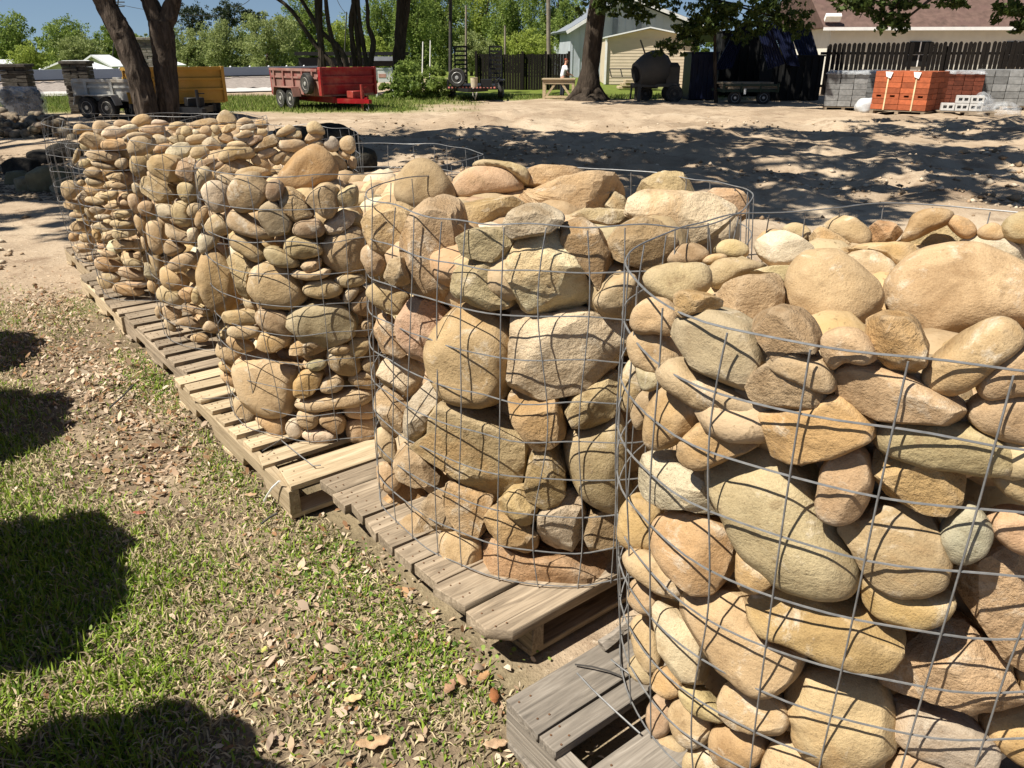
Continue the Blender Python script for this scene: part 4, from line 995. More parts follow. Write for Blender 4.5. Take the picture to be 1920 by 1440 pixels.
BR = [(.46, .32, .21), (.32, .19, .10), (.52, .40, .28), (.26, .14, .07), (.58, .47, .35), (.44, .33, .24)]
def litter_d(x, y):
    off = off_of(x, y); P = np.c_[x, y, 0 * x]
    return (np.exp(-((off - .54 - .12 * vnoise(P * .8, 31)) / .20) ** 2) * (.30 + .6 * smooth(1.6, 2.6, y)) + .07) * smooth(.06, .0, off - pedge(x, y)) * smooth(5.2, 4.4, y) * np.clip(.45 + fbm(P * 2, 33), .1, 1)
flat_leaves(17000, GREG, .0175, 'leaf_litter', 'brown dead leaves scattered along the grass path', BR, litter_d)
flat_leaves(60000, GREG, .010, 'leaf_crumbs', 'crumbled dead leaf bits and bark on the soil', BR, lambda x, y: np.clip(litter_d(x, y) * 1.5 + .08 * smooth(.06, .0, off_of(x, y) - pedge(x, y)) + .5 * np.exp(-((off_of(x, y) - .84) / .08) ** 2) * smooth(2.2, 1.9, y), 0, 1))
CG = [(.13, .22, .035), (.19, .29, .05), (.10, .18, .03), (.25, .34, .08)]
def clover_d(x, y): d, l, p, g = density(x, y); return np.clip(.55 * l * np.clip(vnoise(np.c_[x, y, 0 * x] * 1.8, 41) + .25, 0, 1) + .75 * np.clip(g, 0, 1), 0, 1) * smooth(4.6, 4.0, y)
flat_leaves(42000, GREG, .0085, 'clover', 'low clover and round leaved weeds in the grass', CG, clover_d, up=.004, curl=.25, round_=True, tr=M_GRASS, cat='clover', stem=.03)
# a dozen of the larger fallen leaves, one by one
BIG = [(700, 1404, .036, 'large pale brown fallen leaf at the bottom edge', (.46, .30, .17), .3), (842, 1292, .026, 'curled reddish leaf left of the nearest pallet corner', (.34, .20, .12), 1.2), (928, 1398, .026, 'cupped tan leaf against the nearest pallet side', (.42, .28, .17), .2),
       (865, 1280, .024, 'brown leaf right beside the curled reddish leaf', (.38, .24, .14), 2.0), (905, 1272, .022, 'orange brown leaf in the dead leaves by the nearest pallet', (.40, .23, .11), .9), (925, 1310, .026, 'dark rust leaf touching the nearest pallet corner', (.25, .10, .04), 1.6),
       (662, 1320, .022, 'light tan leaf in grass left of the clover patch', (.56, .40, .2), .4), (652, 1062, .017, 'upright pale leaf stuck in weeds near the third pallet', (.52, .40, .25), 1.5), (495, 1225, .013, 'small yellow green leaf on the path', (.48, .46, .13), 1.4),
       (470, 930, .02, 'brown leaf near the corner of the palest pallet', (.42, .28, .17), .2), (262, 965, .02, 'dark red leaf by the edge of a round shadow', (.30, .10, .06), .1), (275, 838, .018, 'folded brown leaf in the middle of the path', (.40, .28, .18), .6)]
for x, y, s, lab, c, a in BIG:
    p = atz(x, y, .0); n = 9; V = []; 
    for i in range(n):
        t = i / (n - 1) * 2 - 1; wd = (1 - t * t) ** .6 * .45 * (1 + .2 * math.sin(i * 2.1))
        for v_ in (-1, 0, 1): s = s * (1 if i or v_ > -1 else .82); V.append((t * s * 1.25, v_ * wd * s * 1.2, .012 + s * (.14 * t * t + .25 * abs(v_) * wd + .06 * math.sin(i * 1.7 + v_))))
    F = [(i * 3 + j, i * 3 + j + 1, i * 3 + j + 4, i * 3 + j + 3) for i in range(n - 1) for j in (0, 1)]
    me = np_mesh('fallen_leaf', V, np.array(F), True); m_ = plain('fallen_leaf', c, .6, 0, .25, 60, .2); o = link('fallen_leaf', me, m_, None, (p[0], p[1], ground_h(np.array([p[0]]), np.array([p[1]]))[0] + .006), (0.12, .08, a)); tag(o, lab, 'leaf')
    sm = o.modifiers.new('s', 'SOLIDIFY'); sm.thickness = .0006
px_tube('stick', [(205, 765, .02), (228, 745, .03), (250, 722, .035)], .004, M_POLEDK, 'short dark stick on the path beside the third pallet', 'stick')
px_tube('stick', [(490, 982, .012), (505, 970, .02), (520, 962, .03)], .004, M_POLEDK, 'short dark stick near the palest pallet corner', 'stick')
# gravel and clods of the yard
def clods(n, region, size, name, label, cols, dens):
    x, y = rnd_pts(n, *region); k = (RNG.random(n) < dens(x, y)) & in_view(x, y, 40); x, y = x[k], y[k]; D, F = np.array([(1, 0, 0), (-1, 0, 0), (0, 1, 0), (0, -1, 0), (0, 0, 1), (0, 0, -1.)]), np.array([(0, 2, 4), (2, 1, 4), (1, 3, 4), (3, 0, 4), (2, 0, 5), (1, 2, 5), (3, 1, 5), (0, 3, 5)])
    m = len(x); s = size * RNG.uniform(.3, 1.3, m) ** 1.5; V = D[None] * s[:, None, None] * RNG.uniform(.6, 1.3, (m, 6, 1)) * np.array([1, 1, .6]); a = RNG.random(m) * 6.28
    V = np.stack([V[..., 0] * np.cos(a)[:, None] - V[..., 1] * np.sin(a)[:, None], V[..., 0] * np.sin(a)[:, None] + V[..., 1] * np.cos(a)[:, None], V[..., 2]], 2) + np.c_[x, y, ground_h(x, y) + s * .25][:, None]
    me = np_mesh(name, V.reshape(-1, 3), (F[None] + np.arange(m)[:, None, None] * 6).reshape(-1, 3)); C = np.array(cols)[RNG.integers(len(cols), size=m)] * RNG.uniform(.7, 1.2, (m, 1)); vcol(me, np.repeat(C, 6, 0)); return tag(link(name, me, M_CHIP), label, 'gravel', kind='stuff')
SC = [(.46, .36, .25), (.34, .24, .15), (.55, .45, .33), (.22, .15, .09)]
clods(26000, (-7, 12, 4.2, 20), .03, 'gravel', 'loose clods and gravel strewn over the sandy yard', SC, lambda x, y: np.clip(.3 + fbm(np.c_[x, y, 0 * x] * .6, 51), 0, 1) * (1 - grassy(x, y)) * smooth(20, 9, y) * np.where((off_of(x, y) > 2.4) | (y > 6.3) | (off_of(x, y) < .7), 1, 0))
clods(2600, (4.2, 8.5, 6, 13), .06, 'rubble', 'loose small rocks scattered at the right side of the yard', SC, lambda x, y: smooth(.5, 1.6, x - .42 * y - .9 + .6 * vnoise(np.c_[x, y, 0 * x], 55)) * .3)
def tufts(n, region, hgt, wid, dens, name, label, cols):
    x, y = rnd_pts(n, *region); k = (RNG.random(n) < dens(x, y)) & in_view(x, y, 20); x, y = x[k], y[k]; m = len(x); a = RNG.random(m) * 6.28; h = hgt * RNG.uniform(.4, 1.3, m); z = ground_h(x, y)
    dx, dy = np.cos(a) * wid, np.sin(a) * wid; V = np.stack([np.c_[x - dx, y - dy, z], np.c_[x + dx, y + dy, z], np.c_[x + RNG.normal(0, hgt * .4, m), y + RNG.normal(0, hgt * .4, m), z + h]], 1).reshape(-1, 3)
    me = np_mesh(name, V, np.arange(m * 3).reshape(-1, 3)); C = np.array(cols)[RNG.integers(len(cols), size=m)] * RNG.uniform(.6, 1.25, (m, 1)); vcol(me, np.repeat(C, 3, 0)); return tag(link(name, me, M_GRASS), label, 'grass', kind='stuff')
GC = [(.13, .19, .03), (.20, .25, .05), (.10, .15, .025), (.28, .28, .1)]
tufts(60000, (-18, 9, 19.5, 31), .10, .012, lambda x, y: grassy(x, y) ** 1.5, 'far_grass', 'green lawn around the parked trailers', GC)
tufts(9000, (.3, 3.0, 2.2, 5.5), .05, .004, lambda x, y: np.where(off_of(x, y) > 2.15, 1, 0) * grassy(x, y), 'yard_grass', 'thin grass behind the nearest two cages', GC)
# ------------------------------------------------------------------ background helpers
def gz(p): return float(ground_h(np.array([p[0]]), np.array([p[1]]))[0])
def pxbox(name, x0, y0, x1, y1, Yd, depth, mat, parent=None, origin=None, bevel=0):
    """box that spans these photo pixels at distance Yd and goes back by depth"""
    m = (y0 + y1) / 2; a = aty(x0, m, Yd)[0]; b = aty(x1, m, Yd)[0]; t = aty(x0, y0, Yd)[2]; u = aty(x0, y1, Yd)[2]
    o = np.zeros(3) if origin is None else np.array(origin)
    return MB().box(np.array([(a + b) / 2, Yd + depth / 2, (t + u) / 2]) - o, (b - a, depth, t - u)).build(name, mat, parent, bevel)
def tree(name, label, limbs, crowns, lmat, bmat, group=None, seed=0, sides=9, cat='tree', leafn='crown', clump=34, bark=0):
    """limbs: list of (points, radii) in world; crowns: list of (centre, radii, leaves, leaf size)"""
    rg = np.random.default_rng(seed); base = np.array(limbs[0][0][0]); root = empty(name, base, 0, label, cat, group)
    mb = MB()
    for pts, rad in limbs:
        P = [Vector(p) for p in pts]; Q = []; r2 = []
        for i in range(len(P) - 1):
            n = max(2, int((P[i + 1] - P[i]).length / (.05 if bark else .35)))
            for j in range(n): Q.append(P[i].lerp(P[i + 1], j / n)); r2.append(rad[i] + (rad[i + 1] - rad[i]) * j / n)
        Q.append(P[-1]); r2.append(rad[-1])
        for _ in range(2): Q = [Q[0]] + [(Q[i - 1] + Q[i] * 2 + Q[i + 1]) / 4 for i in range(1, len(Q) - 1)] + [Q[-1]]
        r2 = [r * (1 + (.02 if bark else .10) * rg.normal()) for r in r2]; mb.tube([q - Vector(base) for q in Q], r2, sides)
    if bark:
        V = np.array([tuple(v) for v in mb.v]) + base; d = np.abs(vnoise(V * np.array([16, 16, 4.5]), 61)) * .7 + np.abs(vnoise(V * np.array([34, 34, 11]), 62)) * .3
        C = V.copy(); n_ = sides
        for k in range(0, len(V) - n_ + 1, n_): C[k:k + n_] = V[k:k + n_].mean(0)
        o_ = V - C; L_ = np.linalg.norm(o_, axis=1)[:, None] + 1e-6; mb.v = [tuple(q) for q in V + o_ / L_ * ((.32 - d) * bark * np.minimum(1, L_[:, 0] / .1))[:, None] - base]
    mb.build('trunk', bmat, root)
    if crowns:
        V = [leaves(c, r, n, s, rg, clump) for c, r, n, s in crowns]; V = np.concatenate(V) - base; i = np.arange(len(V) // 4) * 4
        link(leafn, np_mesh(leafn, V, np.c_[i, i + 1, i + 2, i + 3]), lmat, root)
    return root
def leaves(c, r, n, s, rg, clump=34):
    c = np.array(c); r = np.array(r); k = max(6, int(clump)); d = rg.normal(size=(k, 3)); d /= np.linalg.norm(d, axis=1)[:, None]; cc = d * (rg.random((k, 1)) ** .45)
    cc += .12 * rg.normal(size=(k, 3)); pick = rg.integers(k, size=n); cr = rg.uniform(.12, .30, k)
    q = rg.normal(size=(n, 3)); q /= np.linalg.norm(q, axis=1)[:, None]; P = c + (cc[pick] + q * (cr[pick] * rg.random(n) ** .5)[:, None]) * r
    u = rg.normal(size=(n, 3)); u /= np.linalg.norm(u, axis=1)[:, None]; v = np.cross(u, rg.normal(size=(n, 3))); v /= np.linalg.norm(v, axis=1)[:, None]; ss = s * rg.uniform(.6, 1.4, (n, 1))
    return np.stack([P - u * ss, P - v * ss * .5, P + u * ss, P + v * ss * .5], 1).reshape(-1, 3)
def pxlimb(pts, Yd): # (px, py, radius in px) at distance Yd
    k = FPX / (Yd * math.cos(PITCH) + .5); return [aty(x, y, Yd) for x, y, r in pts], [r / k for x, y, r in pts]
def ground_at(px, Yd): p = aty(px, 200, Yd); p[2] = gz(p) - .03; return p

# ------------------------------------------------------------------ road, gravel bank and barrier beyond the lawn
def strip(name, top, bot, z0, z1, mat, n=40, jit=0):
    V = []
    for i in range(n + 1):
        t = i / n
        for j, (q, z) in enumerate(((bot, z0), (top, z1))):
            p = atz(q[0][0] + (q[1][0] - q[0][0]) * t, q[0][1] + (q[1][1] - q[0][1]) * t, z); V.append(p + np.array([0, RNG.normal() * jit, RNG.normal() * jit * .4]))
    return tag(link(name, np_mesh(name, V, np.array([(2 * i, 2 * i + 2, 2 * i + 3, 2 * i + 1) for i in range(n)])), mat), kind='structure')
M_ROAD = plain('pale_road', (.48, .46, .43), .9, 0, .1, 1.5, .2); M_BALLAST = plain('gravel_bank', (.27, .23, .20), .95, 0, .35, 7, 1)
strip('road', [(-250, 176), (640, 161)], [(-250, 188), (640, 167)], .03, .034, M_ROAD)
strip('gravel_bank', [(-250, 160), (620, 139)], [(-250, 179), (620, 163)], .02, .32, M_BALLAST, 120, .05)
strip('bank_top', [(-250, 157), (620, 137.5)], [(-250, 160), (620, 139)], .32, .33, M_BALLAST, 40)
a_, b_ = atz(-250, 160, .33), atz(612, 140, .33); L_ = np.linalg.norm(b_ - a_)
bar = empty('barrier', a_, math.atan2(b_[1] - a_[1], b_[0] - a_[0]), 'long low grey barrier on the gravel bank with white studs', 'barrier')
MB().box((L_ / 2, .12, .26), (L_, .25, .40)).build('panel', plain('barrier_grey', (.30, .34, .40), .5, .2, .08, .4, .02), bar); MB().box((L_ / 2, .10, .03), (L_, .18, .055)).build('base_rail', M_BLACK, bar)
for i in range(int(L_ / 1.15)): MB().lathe([(.05, 0), (.05, .03), (.02, .06)], (.5 + i * 1.15, .12, .461), n=8).build('stud', M_WHITE, bar)
# ------------------------------------------------------------------ far houses
def far_house(px, py, wpx, eave, ridge, Yd, label, wall=M_WHITE, roof=M_ROOFW, side=False):
    k = FPX / (Yd * math.cos(PITCH)); W = wpx / k; o = aty(px, py, Yd); o[2] = 0; ze = aty(px, eave, Yd)[2]; zr = aty(px, ridge, Yd)[2]; D = W * .9
    root = empty('house', o, 0, label, 'house', 'white houses beyond the gravel bank')
    MB().prism([(-W / 2, -.2), (W / 2, -.2), (W / 2, ze), (0, zr - .05), (-W / 2, ze)], 0, D).build('wall', wall, root)
    for s in (-1, 1): MB().bar((s * (W / 2 + .25), D / 2 - .15, ze - .12), (0, D / 2 - .15, zr + .08), D + .8, .12, up=(0, 0, 1)).build('roof', roof, root)
    wd = MB().box((-W * .22, -.02, ze * .6), (W * .16, .06, ze * .35)).build('window', M_DARK, root); MB().box((W * .2, -.02, ze * .42), (W * .14, .06, ze * .8)).build('door', M_GREYROOF, root)
far_house(182, 130, 58, 123, 106, 68, 'white gabled house left of the leaning trunk')
far_house(128, 134, 84, 129, 117, 62, 'low white house with blue grey shade behind the dark pillars')
far_house(275, 130, 80, 121, 109, 70, 'white roofed house behind the tall pale chimney pillar')
far_house(0, 132, 50, 126, 115, 64, 'white house at the left edge')
dk = empty('shed', aty(640, 118, 52) * np.array([1, 1, 0]), 0, 'dark flat roofed shed behind the many stemmed trees', 'shed'); og = np.array(dk.location)
pxbox('wall', 560, 108, 748, 124, 52, 3, M_BLACK, dk, og); pxbox('roof', 552, 97, 752, 104, 51.6, 3.8, M_DARK, dk, og); pxbox('awning', 690, 106, 740, 114, 51, .8, M_GREYROOF, dk, og); pxbox('window', 634, 108, 655, 118, 51.95, .06, M_GREYP, dk, og)
# ------------------------------------------------------------------ far trees
FT = [  # px centre, py centre, half width, half height, distance, leaf material, label
 (22, 72, 42, 46, 110, M_LEAF, 'dark green broadleaf tree at the left edge'), (128, 74, 48, 38, 118, M_LEAF, 'rounded green tree behind the low white house'), (52, 104, 34, 22, 58, M_LEAFY, 'bright yellow green bush tree behind the first dark pillar'),
 (150, 92, 42, 26, 100, M_LEAFL, 'pale green round tree above the white gabled house'), (205, 78, 28, 32, 120, M_LEAF, 'narrow green tree touching the leaning trunk'), (265, 90, 30, 26, 125, M_LEAFL, 'light green tree seen between the two trunks'),
 (366, 34, 29, 26, 150, M_LEAFD, 'dark pine crown left of the pair on the skyline'), (432, 26, 34, 24, 150, M_LEAFD, 'dark pine crown right of the pair on the skyline'), (478, 40, 22, 16, 150, M_LEAFD, 'small dark pine between pines and many stemmed tree'),
 (360, 88, 46, 38, 96, M_LEAFL, 'soft pale green willow right of the forked trunk'), (428, 84, 50, 42, 92, M_LEAFL, 'soft light green willow below the dark pines'), (510, 74, 58, 48, 88, M_LEAFL, 'broad green willow behind the red trailer back'),
 (570, 50, 46, 56, 105, M_LEAF, 'tall green tree behind the slanting stems'), (640, 78, 44, 40, 110, M_LEAFY, 'yellow green tree between the many stemmed trees'), (718, 46, 44, 78, 84, M_LEAF, 'leafy green tree behind the double trunk'),
 (700, 96, 34, 26, 80, M_LEAFY, 'light green bush behind the white sign'), (778, 44, 44, 86, 74, M_LEAF, 'tall green tree above the ivy mound'), (842, 34, 46, 81, 78, M_LEAF, 'dense green tree behind the slim pole'), (885, 92, 40, 30, 60, M_LEAFL, 'olive young tree above the black ramp trailer'),
 (905, 24, 50, 81, 84, M_LEAFY, 'tall yellow green tree behind the ramp gates'), (962, 28, 50, 86, 70, M_LEAF, 'tall green tree behind the dark board fence'), (1028, 26, 46, 83, 66, M_LEAF, 'tall green tree behind the pale utility pole'), (1068, 54, 32, 59, 62, M_LEAF, 'green tree left of the barn wall'), (800, 4, 46, 54, 110, M_LEAF, 'distant tree crown at the top edge'), (985, 84, 50, 28, 58, M_LEAFY, 'low bright green tree over the dark fence'),
 (1460, 30, 40, 40, 60, M_LEAFD, 'dark tree between the barn roof and brown roof')]
for i, (x, y, hw, hh, Yd, m_, lab) in enumerate(FT):
    k = FPX / (Yd * math.cos(PITCH)); c = aty(x, y, Yd); rx, rz_ = hw / k, hh / k * 1.0; g = ground_at(x, Yd); s = 1.9 / k
    FARCL = 110; pine = m_ is M_LEAFD and x < 1000; n = int(np.clip(hw * hh * 4.2, 3000, 14000))
    lb = [([g, (g + c) / 2 + RNG.normal(0, .15, 3), c + np.array([0, 0, rz_ * .5])], [max(.12, rx * .09), rx * .07, .03])]
    for q in range(4): a = q * 1.7 + i; lb.append(([c * .6 + g * .4, c + np.array([math.cos(a) * rx * .6, math.sin(a) * rx * .5, rz_ * (.1 + .12 * q)])], [rx * .05, .02]))
    cr = [(c, (rx, rx * .8, rz_), n, s)] if pine else [(c, (rx, rx * .8, rz_), n, s), (c - np.array([0, 0, rz_ * .7]), (rx * .95, rx * .7, rz_ * .8), n // 2, s)]
    tree('pine_tree' if pine else 'broadleaf_tree', lab, lb, cr, m_, M_BARK, 'trees beyond the yard', i, 6, clump=110)
# a continuous far wood closes the gaps low on the skyline
rgw = np.random.default_rng(5); Vw = []
for i in range(70):
    x = -150 + i * 32; Yd = rgw.uniform(150, 190); c = aty(x, 92 + rgw.normal() * 6, Yd); k = FPX / (Yd * math.cos(PITCH)); Vw.append(leaves(c, (30 / k, 12 / k, 22 / k), 1600, 2.4 / k, rgw, 14))
Vw = np.concatenate(Vw); i_ = np.arange(len(Vw) // 4) * 4; tag(link('far_wood', np_mesh('far_wood', Vw, np.c_[i_, i_ + 1, i_ + 2, i_ + 3]), M_LEAF), 'hazy far green wood along the skyline', 'wood', kind='stuff')

# ------------------------------------------------------------------ the two near trunks on the left, with crowns above the frame
def near_tree(label, limbs_px, Yd, crowns, seed, base_px):
    lb = []
    for j, pl in enumerate(limbs_px):
        P, r_ = pxlimb(pl, Yd)
        if j == 0: g = ground_at(base_px, Yd); P = [g] + P; r_ = [r_[0] * 1.35] + r_
        lb.append((P, r_))
    top = [l[0][-1] for l in lb]
    for c, r, n, s in crowns:
        c = np.array(c); t = min(top, key=lambda q: np.linalg.norm(q - c)); lb.append(([t, (t + c) / 2 + np.array([0, 0, .6]), c], [.11, .07, .02]))
        for q in range(5): d = RNG.normal(size=3) * np.array(r) * .5; lb.append(([c - np.array([0, 0, .2]), c + d], [.035, .01]))
    return tree('shade_tree', label, lb, crowns, M_LEAFO, M_BARK, 'trees standing in the yard', seed, 36, bark=.06)
near_tree('leaning rough barked trunk left of the forked trunk', [[(285, 250, 20), (277, 217, 19), (260, 140, 20), (232, 70, 18), (200, 12, 17), (186, -20, 17), (150, -150, 15)]], 12.0,
          [((-6.4, 12.2, 6.2), (2.2, 2.4, 1.2), 5200, .10), ((-7.5, 11.0, 7.5), (2.2, 2.0, 1.3), 4200, .10), ((-3.4, 10.4, 6.6), (1.9, 1.6, 1.0), 4300, .095)], 1, 288)
near_tree('forked rough barked trunk in front of the yellow trailer', [[(318, 250, 20), (316, 220, 19), (310, 125, 19), (304, 60, 20), (302, 40, 20)], [(304, 62, 16), (290, 25, 14), (272, -15, 13), (240, -140, 11)], [(304, 62, 16), (318, 25, 13), (330, -15, 12), (350, -140, 10)]], 12.3,
          [((-4.3, 12.8, 6.6), (2.2, 1.8, 1.2), 5200, .10), ((-1.6, 11.4, 7.0), (2.0, 1.6, 1.1), 4600, .095), ((-2.2, 8.9, 6.8), (1.9, 1.5, 1.0), 4400, .09)], 2, 320)
# big tree off the right edge: its limbs reach over the yard, its sprays hang into the top right corner
def hang(px, py, Yd, rx, rz_, n, s=.06): k = FPX / (Yd * math.cos(PITCH)); return (aty(px, py, Yd), (rx / k, rx / k * .8, rz_ / k), n, s)
def spread_tree(label, base, limb_z, crowns, seed, r0=.4):
    base = np.array(base, float); top = base + np.array([0, 0, limb_z]); lb = [([base, top], [r0, r0 * .7])]
    for c, r, n, s in crowns:
        c = np.array(c); mid = (top + c) / 2 + np.array([0, 0, abs(c[2] - top[2]) * .3 + .8]); lb.append(([top, mid, c + np.array([0, 0, r[2] * .4])], [r0 * .35, r0 * .2, .02]))
        for q in range(4): lb.append(([c + np.array([0, 0, r[2] * .4]), c + RNG.normal(size=3) * np.array(r) * .5], [.02, .006]))
    return tree('shade_tree', label, lb, crowns, M_LEAFO, M_BARK, 'trees standing in the yard', seed, 10)
spread_tree('spreading tree off the right edge with leafy sprays hanging over the brown roof', (16.5, 17.5, -.05), 5.5,
            [hang(1628, 12, 17, 44, 30, 700), hang(1672, 30, 17, 34, 26, 520), hang(1690, 48, 17, 16, 16, 160), hang(1600, 5, 17, 40, 14, 380), hang(1790, 4, 17, 34, 10, 300), hang(1900, 18, 16.5, 44, 26, 800), hang(1925, 40, 16.5, 30, 20, 420), hang(1700, 6, 17, 40, 12, 260),
             ((12, 17, 5.4), (3, 2.6, 1.1), 4200, .11), ((8.2, 15.5, 5.6), (2.4, 2.2, 1.0), 3600, .10)], 3, .42)
TG = [(.3, 8.4, 1.5), (2.6, 7.9, 1.5), (4.9, 9.2, 1.6), (1.6, 10.4, 1.7), (4.2, 11.8, 1.8), (7.2, 12.4, 1.9), (-.6, 12.2, 1.6), (2.0, 13.8, 1.9), (5.6, 14.6, 1.9), (8.8, 16.0, 2.0), (-3.9, 7.4, 1.3), (-5.0, 9.3, 1.4), (-6.6, 10.2, 1.4), (-10.2, 19.2, 1.9), (-8.2, 17.6, 1.6), (-12.8, 18.2, 1.8), (-9.2, 15.2, 1.6), (-7.4, 19.4, 1.3), (3.4, 9.6, 1.3), (6.2, 10.8, 1.4)]
off7 = SH * 6.6 / math.tan(SUN_EL)
spread_tree('wide crowned tree off the left edge whose limbs shade the yard', (-12.5, 7.0, -.05), 5.2, [((x - off7[0], y - off7[1], 6.6 + .25 * math.sin(i * 2.1)), (q, q * .85, .8), int(1750 * q * q), .078) for i, (x, y, q) in enumerate(TG)], 4, .38)
# oak behind the yard, stems behind the red trailer
P, r_ = pxlimb([(1101, 188, 36), (1102, 176, 25), (1104, 150, 18), (1108, 113, 16), (1114, 60, 17), (1122, 0, 19), (1128, -40, 20), (1132, -200, 16)], 27.5); g = ground_at(1101, 27.5)
oak_l = [([g] + P[1:], [.75] + r_[1:])]
for q in range(6): a = q * 1.05 + .3; oak_l.append(([g + np.array([math.cos(a) * .25, math.sin(a) * .25, .35]), g + np.array([math.cos(a) * .8, math.sin(a) * .6, .0])], [.22, .05]))
oc = [hang(1120, 6, 27, 40, 22, 420, .085), hang(1180, 12, 26.5, 46, 24, 500, .085), hang(1206, 28, 26.5, 22, 14, 130, .085), hang(1240, 5, 26.5, 30, 10, 150, .085), ((4.5, 27.5, 6.5), (3.5, 3, 1.6), 5000, .14), ((1.5, 26, 7), (3, 3, 1.6), 4200, .14), ((8.5, 27, 6.3), (3, 2.6, 1.5), 4200, .14), ((6, 24, 6.6), (2.6, 2.2, 1.3), 3600, .13), ((3, 23.4, 6.5), (2.2, 1.6, 1), 4200, .12), ((.6, 24.2, 6.5), (1.9, 1.5, 1), 3600, .12), ((5.6, 22.6, 6.3), (2.2, 1.6, 1), 4200, .12)]
for c, r, n, s in oc: oak_l.append(([P[-1], (P[-1] + np.array(c)) / 2 + np.array([0, 0, .5]), np.array(c)], [.2, .1, .02]))
tree('oak_tree', 'massive dark oak trunk right of the pale workbench', oak_l, oc, M_LEAFO, M_BARKD, 'trees standing in the yard', 9, 14)
yl, yr = pxlimb([(1342, 180, 3.2), (1340, 98, 3), (1341, 0, 2.6), (1342, -80, 2)], 26); yb = [([ground_at(1342, 26)] + yl, [.06] + yr)]
yc = [hang(1345, 35, 25.6, 48, 34, 1200, .075), hang(1300, 40, 25.6, 46, 34, 800, .07), hang(1285, 72, 25.6, 46, 28, 760, .07), hang(1252, 90, 25.6, 36, 16, 300, .065), hang(1400, 30, 25.8, 50, 34, 900, .075), hang(1455, 22, 25.8, 46, 30, 800, .075), hang(1500, 45, 26, 30, 32, 480, .075), hang(1390, 66, 25.6, 26, 18, 240, .07)]
for c, r, n, s in yc: yb.append(([yl[2], np.array(c)], [.035, .012]))
tree('young_tree', 'slender young tree with dark leaves in front of the blue sheets', yb, yc, M_LEAFO, M_BARKD, 'trees standing in the yard', 12, 6)
def stems(label, Yd, sl, seed, crown_c):
    lb = []
    for st in sl:
        P, r_ = pxlimb([(x, y, r) for x, y, r in st], Yd); g = ground_at(st[0][0], Yd); lb.append(([g] + P, [r_[0] * 1.2] + r_)); d = (P[-1] - P[-2]); d /= np.linalg.norm(d); lb[-1][0].append(P[-1] + d * 1.8); lb[-1][1].append(r_[-1] * .6)
    return tree('yard_tree', label, lb, crown_c, M_LEAFO, M_BARKD, 'trees standing in the yard', seed, 8)
cw = lambda px, z, n=2600: ((aty(px, 0, 30)[0], 30, z), (2.6, 2.2, 1.3), n, .13)
stems('many stemmed tree with slanting limbs behind the red trailer', 30, [[(604, 122, 7), (603, 90, 6.5), (598, 55, 7), (597, 0, 7), (596, -40, 6)], [(641, 122, 5), (627, 92, 5), (614, 43, 4), (611, 0, 3.5)], [(632, 122, 5), (603, 103, 4.5), (570, 54, 4), (548, 16, 3.5), (518, -4, 3)], [(652, 108, 5), (630, 81, 5), (603, 65, 4.5), (586, 33, 4), (563, -4, 3.5)]], 21, [cw(590, 5.6), cw(540, 5.4)])
stems('many stemmed tree with one wavy limb above the red trailer front', 30.4, [[(667, 120, 5), (658, 65, 5), (657, 27, 4), (666, -5, 4)], [(676, 120, 4.5), (670, 68, 4.5), (663, 16, 4), (662, -8, 4)], [(690, 120, 5), (678, 76, 4.5), (673, 32, 4), (670, -8, 4)], [(693, 118, 5), (700, 90, 5), (702, 72, 4.6), (686, 49, 4), (692, 24, 3.6), (686, -8, 3.4)]], 22, [cw(680, 5.8)])
stems('dark double trunk left of the ivy mound', 31, [[(743, 118, 9), (746, 80, 8), (750, 54, 8), (753, -5, 8)], [(754, 112, 5.5), (757, 54, 5.5), (763, 20, 6), (766, -8, 5)]], 23, [cw(755, 6)])
# ivy covered mound
bx = ground_at(785, 28); rgb = np.random.default_rng(8); Vb = np.concatenate([leaves(bx + np.array([-.15, 0, .55]), (1.05, .9, .75), 5200, .05, rgb, 40), leaves(bx + np.array([.55, -.1, .4]), (.75, .8, .6), 3000, .05, rgb, 26), leaves(bx + np.array([-.9, -.2, .28]), (.6, .6, .42), 1800, .05, rgb, 20)]) - bx
i_ = np.arange(len(Vb) // 4) * 4; bush = empty('bush', bx, 0, 'dense green ivy mound between the red trailer and black trailer', 'bush'); link('foliage', np_mesh('foliage', Vb, np.c_[i_, i_ + 1, i_ + 2, i_ + 3]), M_LEAF, bush)
MB().tube([(0, 0, -.05), (.05, 0, .4), (.1, .05, .8)], [.1, .07, .02], 7).build('stem', M_BARKD, bush)

# ------------------------------------------------------------------ poles and wires
def pole(px, y0, Yd, w_, mat, label, arm=False, top=None):
    P, r_ = pxlimb([(px, y0, w_ / 2), (px, -60 if top is None else top, w_ / 2 * .9)], Yd); g = ground_at(px, Yd); root = empty('utility_pole', g, 0, label, 'pole')
    MB().tube([Vector(g - g), Vector(P[1] - g)], [r_[0], r_[1]], 10).build('shaft', mat, root)
    if arm:
        for yy in (4, 12): c = aty(px, yy, Yd) - g; MB().box(c, (22 * r_[0] / w_ * 2, .1, .1)).build('crossarm', M_POLEDK, root)
    return g
pole(1028, 100, 44, 8, M_POLE, 'pale round utility pole behind the dark board fence'); pole(845, 125, 33, 6.5, M_POLEDK, 'slim dark pole left of the black ramp trailer'); pole(222, 40, 85, 2.6, M_POLEDK, 'distant power pole with crossarms beside the leaning trunk', True, -3)
pole(650, 60, 85, 2.4, M_POLEDK, 'distant power pole between the many stemmed trees', False, 22); pole(947, 108, 46, 4, M_POLE, 'short grey service pole behind the dark board fence', False, 48); pole(874, 125, 37, 4, M_POLE, 'thin bare sapling pole above the ramp gates', False, 10)
